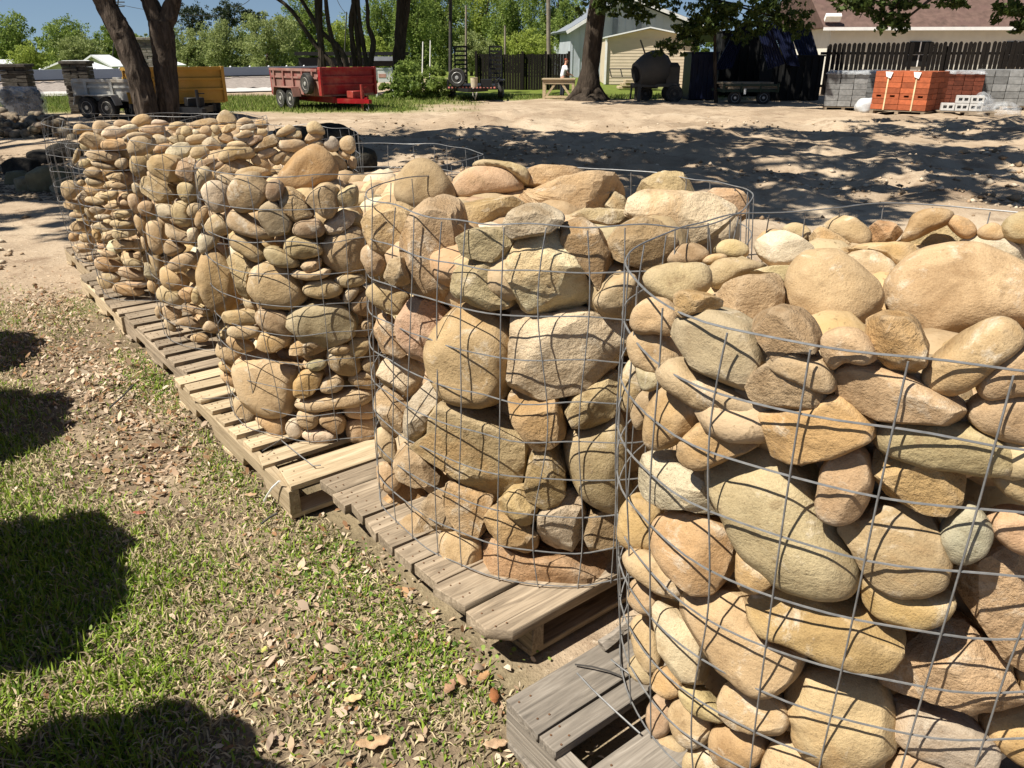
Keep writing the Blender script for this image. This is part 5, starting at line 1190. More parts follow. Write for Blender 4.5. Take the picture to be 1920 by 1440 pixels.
for x, t in ((793, 78), (807, 76)): pole(x, 112, 40, 2.2, M_WHITE, f'thin white post above the ivy mound, {"left" if x < 800 else "right"} of two', False, t)
for (x0, y0, x1, y1, lab) in ((222, 8, 420, 30, 'thin power line sagging right of the distant pole'), (440, 12, 478, -12, 'thin power line at the top edge above the pines'), (630, -5, 652, 26, 'thin power line dropping to the middle pole')):
    a, b = aty(x0, y0, 85), aty(x1, y1, 85); ob = MB().tube([Vector((b - a) * t + np.array([0, 0, -1.2 * t * (1 - t)])) for t in np.linspace(0, 1, 9)], .03, 4).build('power_line', M_POLEDK, None, loc=a); tag(ob, lab, 'power line')

# ------------------------------------------------------------------ trailers
def wheel(root, c, rad, wd, rim=M_RIM, axis='Y', rot=None):
    prof = [(rad * .58, -wd * .42), (rad * .9, -wd * .5), (rad * .985, -wd * .36), (rad, -wd * .15), (rad, wd * .15), (rad * .985, wd * .36), (rad * .9, wd * .5), (rad * .58, wd * .42)]
    w_ = MB().lathe(prof, (0, 0, 0), axis, 28).build('wheel', M_TYRE, root, loc=c, rot=rot)
    for s in (-1, 1):
        r_ = MB().lathe([(rad * .60, wd * .40 * s), (rad * .56, wd * .46 * s), (rad * .48, wd * .34 * s), (rad * .22, wd * .36 * s), (rad * .18, wd * .5 * s), (rad * .05, wd * .52 * s)], (0, 0, 0), axis, 24).build('rim', rim, w_)
    mb = MB()
    for q in range(8): a = q * math.pi / 4; pp = (math.cos(a) * rad * .39, 0, math.sin(a) * rad * .39) if axis == 'Y' else (0, math.cos(a) * rad * .39, math.sin(a) * rad * .39); mb.lathe([(rad * .05, -wd * .375), (rad * .05, wd * .375)], pp, axis, 8)
    tag(mb.build('rim_hole', M_DARK, w_), kind='stuff')
    return w_
def dump_trailer(label, front, heading, L, W, zb, zt, body, side, frame, wr, axle, spare=False, tongue=True, ribs=5):
    """front = centre of the front panel on the ground; heading = angle of local +x (towards the hitch)"""
    root = empty('dump_trailer', (front[0], front[1], gz(front)), heading, label, 'trailer', 'trailers parked on the lawn'); H = zt - zb
    MB().box((-.03, 0, (zb + zt) / 2), (.06, W, H)).box((.0, 0, zt - .03), (.12, W + .04, .07)).box((.02, 0, zb + H * .66), (.05, W * .98, .05)).box((.02, 0, zb + H * .36), (.05, W * .98, .05)).build('front_panel', body, root, .004)
    for s in (-1, 1): MB().box((.0, s * (W / 2 - .02), (zb + zt) / 2), (.13, .07, H + .02)).build('corner_post', body, root, .004)
    for s in (-1, 1):
        MB().box((-L / 2, s * (W / 2 - .02), zb + H * .44), (L - .1, .04, H * .88)).build('side_panel', side, root)
        MB().box((-L / 2, s * (W / 2), zb + H * .9), (L - .14, .09, .07)).build('top_rail', side, root, .004)
        MB().box((-L / 2, s * (W / 2 + .012), zb + H * .62), (L - .16, .045, .05)).build('side_rail', side, root)
        for i in range(ribs): MB().box((-L * (i + .6) / (ribs + .2), s * (W / 2 + .02), zb + H * .42), (.07, .06, H * .86)).build('rib', side, root)
        fx_ = [-L * axle - wr * 1.1, -L * axle + wr * 1.1]
        MB().prism([(fx_[0] - wr * 1.25, wr * 1.25), (fx_[0] - wr * .9, wr * 2.15), (fx_[1] + wr * .9, wr * 2.15), (fx_[1] + wr * 1.25, wr * 1.25), (fx_[1] + wr * 1.17, wr * 1.25), (fx_[1] + wr * .84, wr * 2.06), (fx_[0] - wr * .84, wr * 2.06), (fx_[0] - wr * 1.17, wr * 1.25)], s * (W / 2 + .03), s * (W / 2 + .26)).build('fender', side, root)
        for x in fx_: wheel(root, (x, s * (W / 2 + .13), wr), wr, .17, M_GREYP)
    MB().box((-L + .03, 0, (zb + zt) / 2 - .05), (.05, W, H)).build('tailgate', body, root); MB().box((-L / 2, 0, zb), (L, W - .06, .06)).build('floor', side, root)
    mb = MB()
    for s in (-1, 1): mb.box((-L / 2 + .1, s * W * .3, zb - .12), (L, .08, .16))
    for x in (-L * .95, -L * .5, -.1): mb.box((x, 0, zb - .12), (.07, W * .6, .1))
    for x in fx_: mb.tube([(x, -W / 2, wr), (x, W / 2, wr)], .035, 8)
    mb.build('frame', frame, root)
    if tongue:
        MB().bar((.0, -W * .3, zb - .14), (.85, 0, zb - .14), .08, .12).bar((.0, W * .3, zb - .14), (.85, 0, zb - .14), .08, .12).box((.95, 0, zb - .14), (.25, .09, .1)).build('tongue', frame, root)
        MB().tube([(.66, .0, .0), (.66, 0, zb + .28)], .035, 8).box((.66, 0, .01), (.14, .14, .02)).tube([(.66, 0, zb + .2), (.66, .16, zb + .2)], .012, 6).build('jack', frame, root)
        MB().box((.34, 0, zb + .02), (.32, .36, .18)).build('tool_box', frame, root, .01)
        MB().tube([(.9, .02, zb - .18), (.95, .02, zb - .34), (.9, .02, zb - .42), (.8, .02, zb - .32)], .012, 6).build('safety_chain', M_WIRE, root)
    if spare:
        wheel(root, (-.42, -W / 2 - .16, zb + H * .42), wr, .16, M_GREYP)
    return root
hd = math.atan2(-.75, .66)
fr = aty(655, 180, 22.7); dump_trailer('red dump trailer with spare wheel on its dusty left side', fr, hd, 3.0, 1.72, .40, 1.10, M_RED, M_REDDUST, M_RED, .275, .58, spare=True)
fr = aty(357, 190, 18.4); dump_trailer('yellow dump trailer behind the forked trunk', fr, math.atan2(-.82, .57), 3.0, 1.6, .40, 1.13, M_YELLOW, M_YELLOW, M_BLACK, .27, .62)
fr = aty(330, 195, 19.4); dump_trailer('grey dump trailer behind the leaning trunk', fr, math.atan2(-.25, .97), 2.25, 1.35, .42, .88, M_GREYP, M_GREYP, M_BLACK, .25, .66, tongue=False, ribs=3)
# black utility trailer with raised ramps
o = aty(885, 186, 26.8); o[2] = gz(o); ut = empty('utility_trailer', o, R(-92), 'black utility trailer with raised ladder ramps and spare wheel', 'trailer', 'trailers parked on the lawn')
MB().box((-1.5, 0, .42), (3.0, 1.45, .07)).build('deck', M_BLACK, ut); MB().box((.0, 0, .42), (.08, 1.62, .12)).build('front_beam', M_BLACK, ut)
for s in (-1, 1):
    MB().box((-1.5, s * .78, .62), (3.0, .05, .05)).box((-.02, s * .78, .5), (.05, .05, .3)).box((-2.9, s * .78, .5), (.05, .05, .3)).build('rail', M_BLACK, ut); wheel(ut, (-1.6, s * .86, .27), .27, .17); wheel(ut, (-2.2, s * .86, .27), .27, .17); MB().box((-1.9, s * .88, .59), (1.3, .2, .04)).build('fender', M_BLACK, ut)
    mb = MB(); y = s * .62
    for q in (-.21, .21): mb.box((-2.95, y + q, 1.05), (.05, .05, 1.25))
    for z in np.arange(.5, 1.68, .145): mb.box((-2.95, y, z), (.05, .42, .06))
    mb.build('ramp', M_BLACK, ut)
mb = MB()
for i in range(14): mb.box((.045, -.74 + i * .114, .42), (.012, .057, .045))
tag(mb.build('reflector_tape', plain('reflector', (.7, .25, .2), .5), ut), kind='stuff')
wheel(ut, (.12, -.46, .72), .29, .17, M_RIM, 'X'); MB().box((.1, -.46, .5), (.06, .06, .3)).build('spare_mount', M_BLACK, ut)
MB().bar((0, -.5, .36), (.9, 0, .36), .07, .1).bar((0, .5, .36), (.9, 0, .36), .07, .1).build('tongue', M_BLACK, ut)
MB().lathe([(.10, 0), (.12, .3), (.13, .3)], (.5, .12, .44), n=16).build('bucket', M_CREAM, ut); MB().box((.3, .5, .56), (.3, .34, .24)).build('battery_box', M_BLACK, ut)
MB().tube([(.62, .1, .42), (.7, .1, .2), (.72, .16, .1), (.75, .22, .3)], .025, 7).build('hose', M_GREYP, ut)

# ------------------------------------------------------------------ sign, dark board fence, bench, person
o = aty(720, 142, 29.4); o[2] = gz(o); sg = empty('sign', o, R(8), 'small white framed sign board left of the ivy mound', 'sign'); MB().box((0, 0, .72), (.52, .03, .42)).build('board', M_WHITE, sg)
for s in (-1, 1): MB().box((s * .29, 0, .5), (.06, .06, 1.0)).build('post', M_WHITE, sg)
MB().box((0, 0, .96), (.56, .05, .05)).build('top_rail', M_WHITE, sg); MB().box((-.06, -.02, .73), (.26, .006, .12)).build('print', plain('faded_print', (.55, .30, .24), .7), sg)
o = ground_at(980, 36); fn = empty('board_fence', o, 0, 'tall dark weathered board fence behind the workbench', 'fence'); M_SHADEWOOD = wood_mat('shade_dark_wood', (.006, .005, .004), (.014, .011, .009), (.026, .021, .016))  # near-black wood: the tree shade on the pickets is put into this colour
xa, xb = aty(893, 130, 36)[0] - o[0], aty(1066, 130, 36)[0] - o[0]; nb = 34; rgf = np.random.default_rng(4)
bme = MB().box((0, 0, 0), (1.48, (xb - xa) / nb * .95, .03)).mesh('fence_board')
for i in range(nb): link('fence_board', bme, M_SHADEWOOD, fn, (xa + (i + .5) * (xb - xa) / nb, rgf.normal() * .01, .74 + rgf.normal() * .02), (0, R(90), R(90)))
for i in range(5): MB().box((xa + (xb - xa) * i / 4, -.08, .78), (.1, .1, 1.62)).build('fence_post', M_SHADEWOOD, fn)
o = ground_at(1047, 28.5); wb = empty('workbench', o, R(-6), 'pale lumber workbench frame left of the oak trunk', 'bench')
for s in (-1, 1):
    for q in (-1, 1): MB().box((s * .5, q * .25, .32), (.09, .07, .64)).build('leg', M_WOOD_PALE, wb)
    MB().box((s * .5, 0, .12), (.07, .5, .07)).build('foot_rail', M_WOOD_PALE, wb); MB().bar((s * .42, -.25, .12), (s * .08, -.25, .58), .04, .07).build('brace', M_WOOD_PALE, wb)
MB().box((0, 0, .67), (1.14, .66, .05)).build('top', M_WOOD_PALE, wb, .004); MB().box((0, -.27, .58), (1.05, .04, .12)).build('apron', M_WOOD_PALE, wb); MB().box((0, -.25, .10), (1.05, .06, .08)).build('stretcher', M_WOOD_PALE, wb)
def person(base, rz, sc_):
    root = empty('person', base, rz, 'person in white t-shirt and dark trousers bending beside the workbench', 'person')
    def skin(name, verts, edges, mat, parent, sub=2, rootv=0):
        me = bpy.data.meshes.new(name); me.from_pydata([Vector(v[:3]) * sc_ for v in verts], edges, []); o = link(name, me, mat, parent)
        o.modifiers.new('skin', 'SKIN').use_smooth_shade = True
        for i, v in enumerate(verts): r_ = v[3] if isinstance(v[3], tuple) else (v[3], v[3]); me.skin_vertices[0].data[i].radius = (r_[0] * sc_, r_[1] * sc_); me.skin_vertices[0].data[i].use_root = i == rootv
        s = o.modifiers.new('sub', 'SUBSURF'); s.levels = s.render_levels = sub; return o
    # facing +x (to the right), bent a little forward
    body = skin('body', [(0, 0, .92, (.15, .11)), (.03, 0, 1.12, (.14, .10)), (.10, 0, 1.36, (.17, .11)), (.14, 0, 1.50, (.06, .06)), (.17, 0, 1.57, (.055, .055)), (.20, 0, 1.65, (.085, .095)), (.19, 0, 1.74, (.075, .08)),
                         (.11, .19, 1.40, .06), (.18, .23, 1.16, .045), (.36, .2, 1.04, .035), (.44, .19, 1.01, .03), (.11, -.19, 1.40, .06), (.19, -.24, 1.16, .045), (.38, -.2, 1.06, .035), (.46, -.19, 1.03, .03),
                         (.0, .1, .86, .09), (.03, .12, .48, .062), (-.02, .12, .09, .045), (.12, .13, .04, .04), (.0, -.1, .86, .09), (.05, -.12, .48, .062), (.0, -.12, .09, .045), (.14, -.13, .04, .04)],
                [(0, 1), (1, 2), (2, 3), (3, 4), (4, 5), (5, 6), (2, 7), (7, 8), (8, 9), (9, 10), (2, 11), (11, 12), (12, 13), (13, 14), (0, 15), (15, 16), (16, 17), (17, 18), (0, 19), (19, 20), (20, 21), (21, 22)], M_SKIN, root)
    skin('shirt', [(0, 0, .90, (.175, .135)), (.03, 0, 1.12, (.165, .125)), (.10, 0, 1.37, (.19, .13)), (.125, 0, 1.46, (.08, .08)), (.11, .2, 1.40, .085), (.16, .235, 1.24, .075), (.11, -.2, 1.40, .085), (.165, -.245, 1.24, .075)], [(0, 1), (1, 2), (2, 3), (2, 4), (4, 5), (2, 6), (6, 7)], M_SHIRT, root)
    skin('trousers', [(0, 0, .93, (.16, .12)), (.0, .1, .82, .11), (.03, .12, .48, .08), (-.02, .12, .1, .065), (.0, -.1, .82, .11), (.05, -.12, .48, .08), (.0, -.12, .1, .065)], [(0, 1), (1, 2), (2, 3), (0, 4), (4, 5), (5, 6)], M_PANTS, root)
    skin('hair', [(.15, 0, 1.68, (.09, .1)), (.18, 0, 1.74, (.095, .1)), (.2, 0, 1.79, (.06, .07))], [(0, 1), (1, 2)], M_HAIR, root)
    for s in (-1, 1):   # five short fingers on each hand
        for q in range(5): skin('finger', [(.45 if s > 0 else .47, s * .19 + (q - 2) * .016, 1.01 + .02 * (s < 0), .011), (.50 + .012 * (q in (1, 2, 3)), s * .19 + (q - 2) * .02, .985, .0095), (.525 + .015 * (q in (1, 2, 3)), s * .19 + (q - 2) * .02, .96, .008)], [(0, 1), (1, 2)], M_SKIN, root, 1)
    MB().box((.285 * sc_, 0, 1.665 * sc_), (.03 * sc_, .025 * sc_, .05 * sc_)).build('nose', M_SKIN, root, .004)
    for s in (-1, 1): MB().lathe([(.012 * sc_, 0), (.008 * sc_, .01 * sc_)], (.262 * sc_, s * .035 * sc_, 1.70 * sc_), 'X', 8).build('eye', M_DARK, root); MB().box((.19 * sc_, s * .095 * sc_, 1.68 * sc_), (.04 * sc_, .015 * sc_, .06 * sc_)).build('ear', M_SKIN, root, .005)
    MB().box((.272 * sc_, 0, 1.615 * sc_), (.012 * sc_, .05 * sc_, .012 * sc_)).build('mouth', M_HAIR, root)
    for s in (-1, 1): MB().box((.06 * sc_, s * .125 * sc_, .035 * sc_), (.27 * sc_, .1 * sc_, .07 * sc_)).build('shoe', M_BLACK, root, .015)
person(ground_at(1053, 29.7), R(15), .74)

# ------------------------------------------------------------------ barn, beige shed, mixer
Yb = 56; kb = FPX / (Yb * math.cos(PITCH)); o = aty(1165, 140, Yb); o[2] = 0; bn = empty('barn', o, R(4), 'pale grey metal barn with gable behind the oak', 'barn')
zx = lambda py: aty(1165, py, Yb)[2]; xl, xr, xm = (1066 - 1165) / kb, (1285 - 1165) / kb, -.1; ze, zr = zx(58), zx(-4)
MB().prism([(xl, -.2), (xr, -.2), (xr, zx(45)), (xm, zr), (xl, ze)], 0, 12).build('wall', M_BARN, bn)
for i in range(16):
    x = xl + .15 + i * (xr - xl - .3) / 15; zt_ = ze + (zr - ze) * (x - xl) / (xm - xl) if x < xm else zr + (zx(45) - zr) * (x - xm) / (xr - xm); MB().box((x, -.015, (zt_ - .1) / 2), (.05, .04, zt_ - .2)).build('cladding_rib', M_BARN, bn)
for (x, w_) in ((1.0, .35), (-.6, .3)): MB().box((x, -.04, zr * .62), (w_, .05, 1.2)).build('vent', M_GREYROOF, bn)
MB().bar((xl - .35, 5.7, ze - .05), (xm, 5.7, zr + .16), 12.6, .14).build('roof', M_GREYROOF, bn); MB().bar((xr + 3.6, 5.7, zx(45) - .95), (xm, 5.7, zr + .16), 12.6, .14).build('roof', M_GREYROOF, bn)
MB().bar((xm, -.62, zr + .08), (xr + 3.6, -.62, zx(45) - 1.02), .08, .2).build('fascia', M_WHITE, bn); MB().bar((xl - .35, -.62, ze - .12), (xm, -.62, zr + .08), .08, .2).build('fascia', M_WHITE, bn)
Ys = 42; ks = FPX / (Ys * math.cos(PITCH)); o = aty(1212, 157, Ys); o[2] = 0; sh = empty('shed', o, R(-3), 'beige metal shed with horizontal siding behind the cement mixer', 'shed'); zs = lambda py: aty(1212, py, Ys)[2]
xl, xr = (1133 - 1212) / ks, (1296 - 1212) / ks; ze, zr = zs(70), zs(54); n = 15
MB().prism([(xl, 0), (xr, 0), (xr, ze), (0, zr), (xl, ze)], .05, 5).build('wall', M_SIDING, sh)
for i in range(n):
    z0, z1 = ze * i / n, ze * (i + 1) / n; MB().add([(xl, .015, z0), (xr, .015, z0), (xr, .027, z1), (xl, .027, z1), (xl, .04, z0), (xr, .04, z0)], [(0, 1, 2, 3), (0, 4, 5, 1), (3, 2, 5, 4), (0, 3, 4), (1, 5, 2)]).build('siding_board', M_SIDING, sh)
MB().prism([(xl, ze), (xr, ze), (0, zr)], .0, .04).build('gable_panel', M_SIDING, sh)
for s, x in ((-1, xl), (1, xr)): MB().bar((x * 1.04, 2.4, ze - .0), (0, 2.4, zr + .06), 5.3, .06).build('roof', M_ROOFW, sh); MB().box((x, -.04, ze / 2), (.1, .1, ze)).build('corner_trim', M_WHITE, sh)
for j in range(3):
    pl = empty('lumber_stack', aty(1182, 166 - j * 3, 36 - j * .3) * np.array([1, 1, 0]) + np.array([0, 0, j * .14 + .02]), R(2), ['lowest', 'middle', 'top'][j] + ' layer of pale planks stacked before the beige shed', 'planks', 'plank stack by the shed')
    for q in range(3): MB().box((.3 + .1 * j, q * .24 - .2, .06), (1.7 - .1 * j, .2, .1)).build('plank', M_WOOD_PALE, pl, .004)
o = ground_at(1225, 27); mx_ = empty('cement_mixer', o, R(0), 'old towed cement mixer with shade put into its colour, in front of the beige shed', 'mixer')
dr = MB().lathe([(.25, -.62), (.36, -.60), (.56, -.2), (.58, .05), (.56, .25), (.40, .48), (.2, .52)], (0, 0, 0), 'X', 10).build('drum', M_MIXER, mx_, loc=(-.10, 0, .98), rot=(R(18), R(-12), R(20)))
MB().lathe([(.26, -.64), (.22, -.66), (.22, -.55)], (0, 0, 0), 'X', 12).build('mouth', M_DARK, dr)
MB().box((.52, 0, .82), (.42, .6, .52)).add([(.31, -.3, 1.08), (.73, -.3, 1.08), (.66, -.2, 1.2), (.38, -.2, 1.2), (.31, .3, 1.08), (.73, .3, 1.08), (.66, .2, 1.2), (.38, .2, 1.2)], [(0, 1, 2, 3), (4, 7, 6, 5), (3, 2, 6, 7), (0, 3, 7, 4), (1, 5, 6, 2)]).build('engine_cover', M_MIXER, mx_, .01)
MB().box((0, -.32, .52), (1.5, .08, .1)).box((0, .32, .52), (1.5, .08, .1)).box((-.7, 0, .52), (.08, .6, .1)).build('frame', M_MIXER, mx_)
for s in (-1, 1): wheel(mx_, (.58, s * .42, .27), .27, .16, M_MIXER); MB().box((-.55, s * .34, .28), (.09, .09, .56)).build('leg', M_MIXER, mx_)
wheel(mx_, (-.22, .42, .24), .24, .15, M_MIXER); MB().tube([(-.42, -.35, 1.42), (-.62, -.4, 1.86)], .025, 6).build('lever', M_MIXER, mx_); MB().tube([(-.75, 0, .5), (-.78, 0, .08)], .03, 6).build('jack', M_MIXER, mx_)
o = ground_at(1172, 38); fr_ = empty('metal_frame', o, 0, 'thin metal frame leaning against the beige shed', 'frame')
for a, b in (((-.8, 0, .85), (.2, 0, .85)), ((-.7, 0, .5), (.3, 0, .5)), ((-.8, 0, .85), (-.7, 0, .5)), ((.2, 0, .85), (.3, 0, .5)), ((-.3, 0, .85), (-.2, 0, .5))): MB().tube([a, b], .025, 6).build('tube', M_POLEDK, fr_)

# ------------------------------------------------------------------ blue sheets, flat trailer with lumber
def slab_px(name, q, Yd, t, mat, parent, o, lean=0):
    """four-sided sheet through photo pixels, leaning back, with thickness t and shallow corrugations"""
    C = [aty(x, y, Yd + lean * (1 if i in (0, 1) else 0)) - o for i, (x, y) in enumerate(q)]; mb = MB(); n = 14; V = []
    for i in range(n + 1):
        s = i / n; a = C[0] * (1 - s) + C[1] * s; b = C[3] * (1 - s) + C[2] * s; dz = np.array([0, t * (.5 if i % 2 else -.5), 0])
        V += [a + dz, b + dz, a + dz + np.array([0, t, 0]), b + dz + np.array([0, t, 0])]
    F = []
    for i in range(n): k = i * 4; F += [(k, k + 4, k + 5, k + 1), (k + 2, k + 3, k + 7, k + 6), (k, k + 2, k + 6, k + 4), (k + 1, k + 5, k + 7, k + 3)]
    F += [(0, 1, 3, 2), (n * 4, n * 4 + 2, n * 4 + 3, n * 4 + 1)]; return mb.add(V, F).build(name, mat, parent)
BQ = [([(1384, 44), (1405, 48), (1372, 128), (1338, 132)], 26.4, 'blue corrugated sheet leaning left over the lumber', .3), ([(1416, 44), (1440, 36), (1472, 120), (1440, 130)], 26.2, 'blue corrugated sheet leaning right over the lumber', .3),
      ([(1442, 42), (1478, 46), (1500, 125), (1476, 122)], 26.9, 'dark blue sheet behind the right leaning sheet', .4), ([(1478, 50), (1520, 54), (1536, 108), (1500, 110)], 27.4, 'dark slatted blue sheet at the right end of the pile', .4)]
for q, Yd, lab, le in BQ:
    o = aty(np.mean([x for x, y in q]), max(y for x, y in q), Yd); r0 = empty('blue_sheet', o, 0, lab, 'metal sheet', 'blue sheets over the lumber'); slab_px('sheet', q, Yd, .035, M_BLUE, r0, o, le)
def bin_(x0, y0, x1, y1, Yd, dp, mat, lab, n=5):
    o = aty((x0 + x1) / 2, y1, Yd); o[2] = 0; r0 = empty('storage_bin', o, 0, lab, 'bin'); k = FPX / (Yd * math.cos(PITCH)); W = (x1 - x0) / k; H = aty(x0, y0, Yd)[2]
    MB().box((0, dp / 2, H / 2), (W, dp, H)).build('body', mat, r0, .01); MB().box((0, dp / 2, H + .025), (W + .06, dp + .06, .05)).build('lid', mat, r0, .005)
    for i in range(n): MB().box((-W / 2 + W * (i + .5) / n, -.02, H / 2), (.05, .05, H * .96)).build('rib', mat, r0)
bin_(1290, 100, 1340, 184, 27.6, 1.2, M_BLUE, 'dark blue ribbed storage bin right of the cement mixer'); bin_(1440, 106, 1535, 190, 27.2, 1.4, M_DARK, 'black storage bin below the dark blue sheets', 7)
bin_(1348, 60, 1440, 128, 29.5, .8, M_DARK, 'black crate stack behind the blue sheets', 6)
o = ground_at(1400, 25.6); ft = empty('lumber_trailer', o, R(3), 'dark green flat trailer loaded with lumber under the blue sheets', 'trailer'); M_GREEN = plain('dark_green_paint', (.02, .035, .022), .6)
MB().box((0, .4, .42), (1.75, 1.2, .08)).box((0, -.22, .58), (1.75, .05, .06)).build('deck', M_GREEN, ft)
for x in (-.85, -.3, .3, .85): MB().box((x, -.22, .5), (.05, .06, .26)).build('stake', M_GREEN, ft)
for s in (-.45, .45): wheel(ft, (s, -.1, .21), .21, .14)
MB().box((-.2, -.27, .4), (.06, .02, .16)).build('marker', M_WHITE, ft)
rgl = np.random.default_rng(6)
for i in range(9):
    lb = empty('plank', o + np.array([rgl.normal() * .12, .05 + .22 * (i % 3), .49 + .07 * (i // 3)]), R(3 + rgl.normal() * 3), f'{["bottom", "middle", "top"][i // 3]} layer reddish plank on the green trailer, {["front", "centre", "rear"][i % 3]}', 'plank', 'lumber on the green trailer'); MB().box((0, 0, 0), (1.5 + rgl.random() * .3, .17, .055)).build('timber', [M_WOOD_TAN, M_WOOD_PALE][i % 2], lb, .003)

# ------------------------------------------------------------------ house and picket fence on the right
Yh = 40; kh = FPX / (Yh * math.cos(PITCH)); o = aty(1548, 130, Yh); o[2] = 0; hs = empty('house', o, R(-4), 'cream walled house with brown shingle roof at the top right', 'house'); Wd = (2080 - 1548) / kh; zh = aty(1548, 52, Yh)[2]
MB().box((Wd / 2, 4, zh / 2), (Wd, 8, zh)).build('wall', M_STUCCO, hs)
ov = .5; rz_ = zh + 3.6; MB().add([(-ov, -ov, zh), (Wd + ov, -ov, zh), (Wd + ov, 8 + ov, zh), (-ov, 8 + ov, zh), (1.2 - 2.6, 4, rz_), (Wd - 1, 4, rz_)], [(0, 1, 5, 4), (1, 2, 5), (2, 3, 4, 5), (3, 0, 4), (0, 3, 2, 1)]).build('roof', M_SHINGLE, hs)
MB().box((Wd / 2, -ov - .02, zh - .06), (Wd + 1.05, .05, .14)).build('fascia', M_WHITE, hs); MB().box((-.15, -.45, zh + .42), (.7, .2, .3), rx=R(42)).build('skylight', M_WHITE, hs)
for x in (4.2, 8.6): w_ = MB().box((x, -.02, zh * .55), (1.0, .06, 1.1)).build('window', M_DARK, hs); MB().box((x, -.05, zh * .55), (.05, .04, 1.1)).box((x, -.05, zh * .55), (1.0, .04, .05)).build('window_bar', M_WHITE, w_)
o = ground_at(1540, 31); pf = empty('picket_fence', o, 0, 'picket fence with shade put into its dark wood, in front of the cream house', 'fence'); kp = FPX / (31 * math.cos(PITCH)); pw = 7.0 / kp; rgp = np.random.default_rng(3)
zt_ = aty(1600, 80, 31)[2] + .03; me = MB().prism([(-pw / 2, .05), (pw / 2, .05), (pw / 2, zt_ - .07), (pw * .3, zt_ - .02), (0, zt_), (-pw * .3, zt_ - .02), (-pw / 2, zt_ - .07)], -.012, .012).mesh('picket')
xs = [x for x in np.arange(1540, 1960, 9.0) if not 1698 < x < 1713 and not 1550 < x < 1556]
for x in xs: link('picket', me, M_SHADEWOOD, pf, ((x - 1540) / kp, rgp.normal() * .01, (x - 1540) * .00018 + rgp.normal() * .012), (0, R(rgp.normal() * .5), 0))
for z in (.35, zt_ - .35): MB().box((4.2, .04, z), (9, .04, .09)).build('rail', M_SHADEWOOD, pf)
for x in (0, 2.2, 4.35, 6.6, 8.6): MB().box((x, .1, zt_ / 2 - .05), (.1, .1, zt_ - .1)).build('post', M_SHADEWOOD, pf)

# ------------------------------------------------------------------ masonry pallets on the right
MVAR = {}
def tint(mat, f_):
    m = mat.copy(); rp = [n for n in m.node_tree.nodes if n.type == 'VALTORGB'][0]
    for e in rp.color_ramp.elements: e.color = (*[min(1, c * f_) for c in e.color[:3]], 1)
    return m
def masonry(name, label, px, Yd, rz, W, D, H, nx_, nz_, ny_, mat, hole_row=None, straps=True, zb_=.1, cat='brick pallet', cover=None):
    o = ground_at(px, Yd); o[2] += .03; root = empty(name, o, rz, label, cat, 'masonry on pallets'); rg = np.random.default_rng(int(px))
    for x in (-W / 2 + .05, 0, W / 2 - .05): MB().box((x, 0, .045), (.09, D, .07)).build('stringer', M_WOOD_TAN, root)
    for i in range(6): MB().box((0, -D / 2 + D * (i + .5) / 6, .09), (W + .03, D / 6.6, .018)).build('deck_board', M_WOOD_TAN, root)
    bw, bh, bd = W / nx_, H / nz_, D / ny_; b1 = MB().box((0, 0, 0), (bw * .965, bd * .965, bh * .95)).mesh('block', .004)
    hb = MB().box((-bw * .33, 0, 0), (bw * .30, bd * .96, bh * .95)).box((bw * .33, 0, 0), (bw * .30, bd * .96, bh * .95)).box((0, 0, bh * .33), (bw * .36, bd * .96, bh * .29)).box((0, 0, -bh * .33), (bw * .36, bd * .96, bh * .29)).box((0, bd * .3, 0), (bw * .36, bd * .3, bh * .37)).mesh('cored_block')
    bs, hbs = [], []
    for f_ in (.7, .86, 1.12):      # fired or cast a little darker and lighter
        mv = MVAR.setdefault((mat.name, f_), tint(mat, f_)); q1 = b1.copy(); q1.materials.clear(); q1.materials.append(mv); q2 = hb.copy(); q2.materials.clear(); q2.materials.append(mv); bs.append(q1); hbs.append(q2)
    for k in range(nz_):
        for i in range(nx_):
            for j in range(ny_):
                if not (j == 0 or i in (0, nx_ - 1) or k == nz_ - 1): continue
                q_ = int(rg.integers(4))
                link('block', (hb if (hole_row == k and j == 0) else b1) if q_ == 0 else (hbs if (hole_row == k and j == 0) else bs)[q_ - 1], mat, root, (-W / 2 + bw * (i + .5) + rg.normal() * .003, -D / 2 + bd * (j + .5) + rg.normal() * .003, zb_ + .01 + bh * (k + .5)))
    if straps:
        for x in (-W * .25, W * .25): MB().box((x, -D / 2 - .006, zb_ + H / 2), (.035, .006, H)).box((x, 0, zb_ + H + .016), (.035, D, .006)).build('strap', M_STRAP, root); MB().add([(x - .09, -D / 2 - .02, zb_ + H), (x + .1, -D / 2 - .02, zb_ + H - .01), (x + .06, -D / 2 - .03, zb_ + H - .16), (x - .05, -D / 2 - .03, zb_ + H - .12), (x - .09, -D / 2 - .012, zb_ + H), (x + .1, -D / 2 - .012, zb_ + H - .01), (x + .06, -D / 2 - .022, zb_ + H - .16), (x - .05, -D / 2 - .022, zb_ + H - .12)], [(0, 1, 2, 3), (7, 6, 5, 4), (0, 4, 5, 1), (2, 6, 7, 3), (0, 3, 7, 4), (1, 5, 6, 2)]).build('paper_tag', M_WHITE, root)
    if cover:
        nb_ = 12; V = []; rgc = np.random.default_rng(9)
        for i in range(nb_ + 1):
            for j in range(nb_ + 1): V.append(((i / nb_ - .5) * (W + .1), (j / nb_ - .5) * (D + .1), zb_ + H + .03 + .02 * rgc.random() - (.08 if i in (0, nb_) or j in (0, nb_) else 0)))
        oc_ = link('cover', np_mesh('cover', V, np.array([(i * 13 + j, i * 13 + j + 1, (i + 1) * 13 + j + 1, (i + 1) * 13 + j) for i in range(12) for j in range(12)]), True), cover, root); oc_.modifiers.new('s', 'SOLIDIFY').thickness = .006
    return root
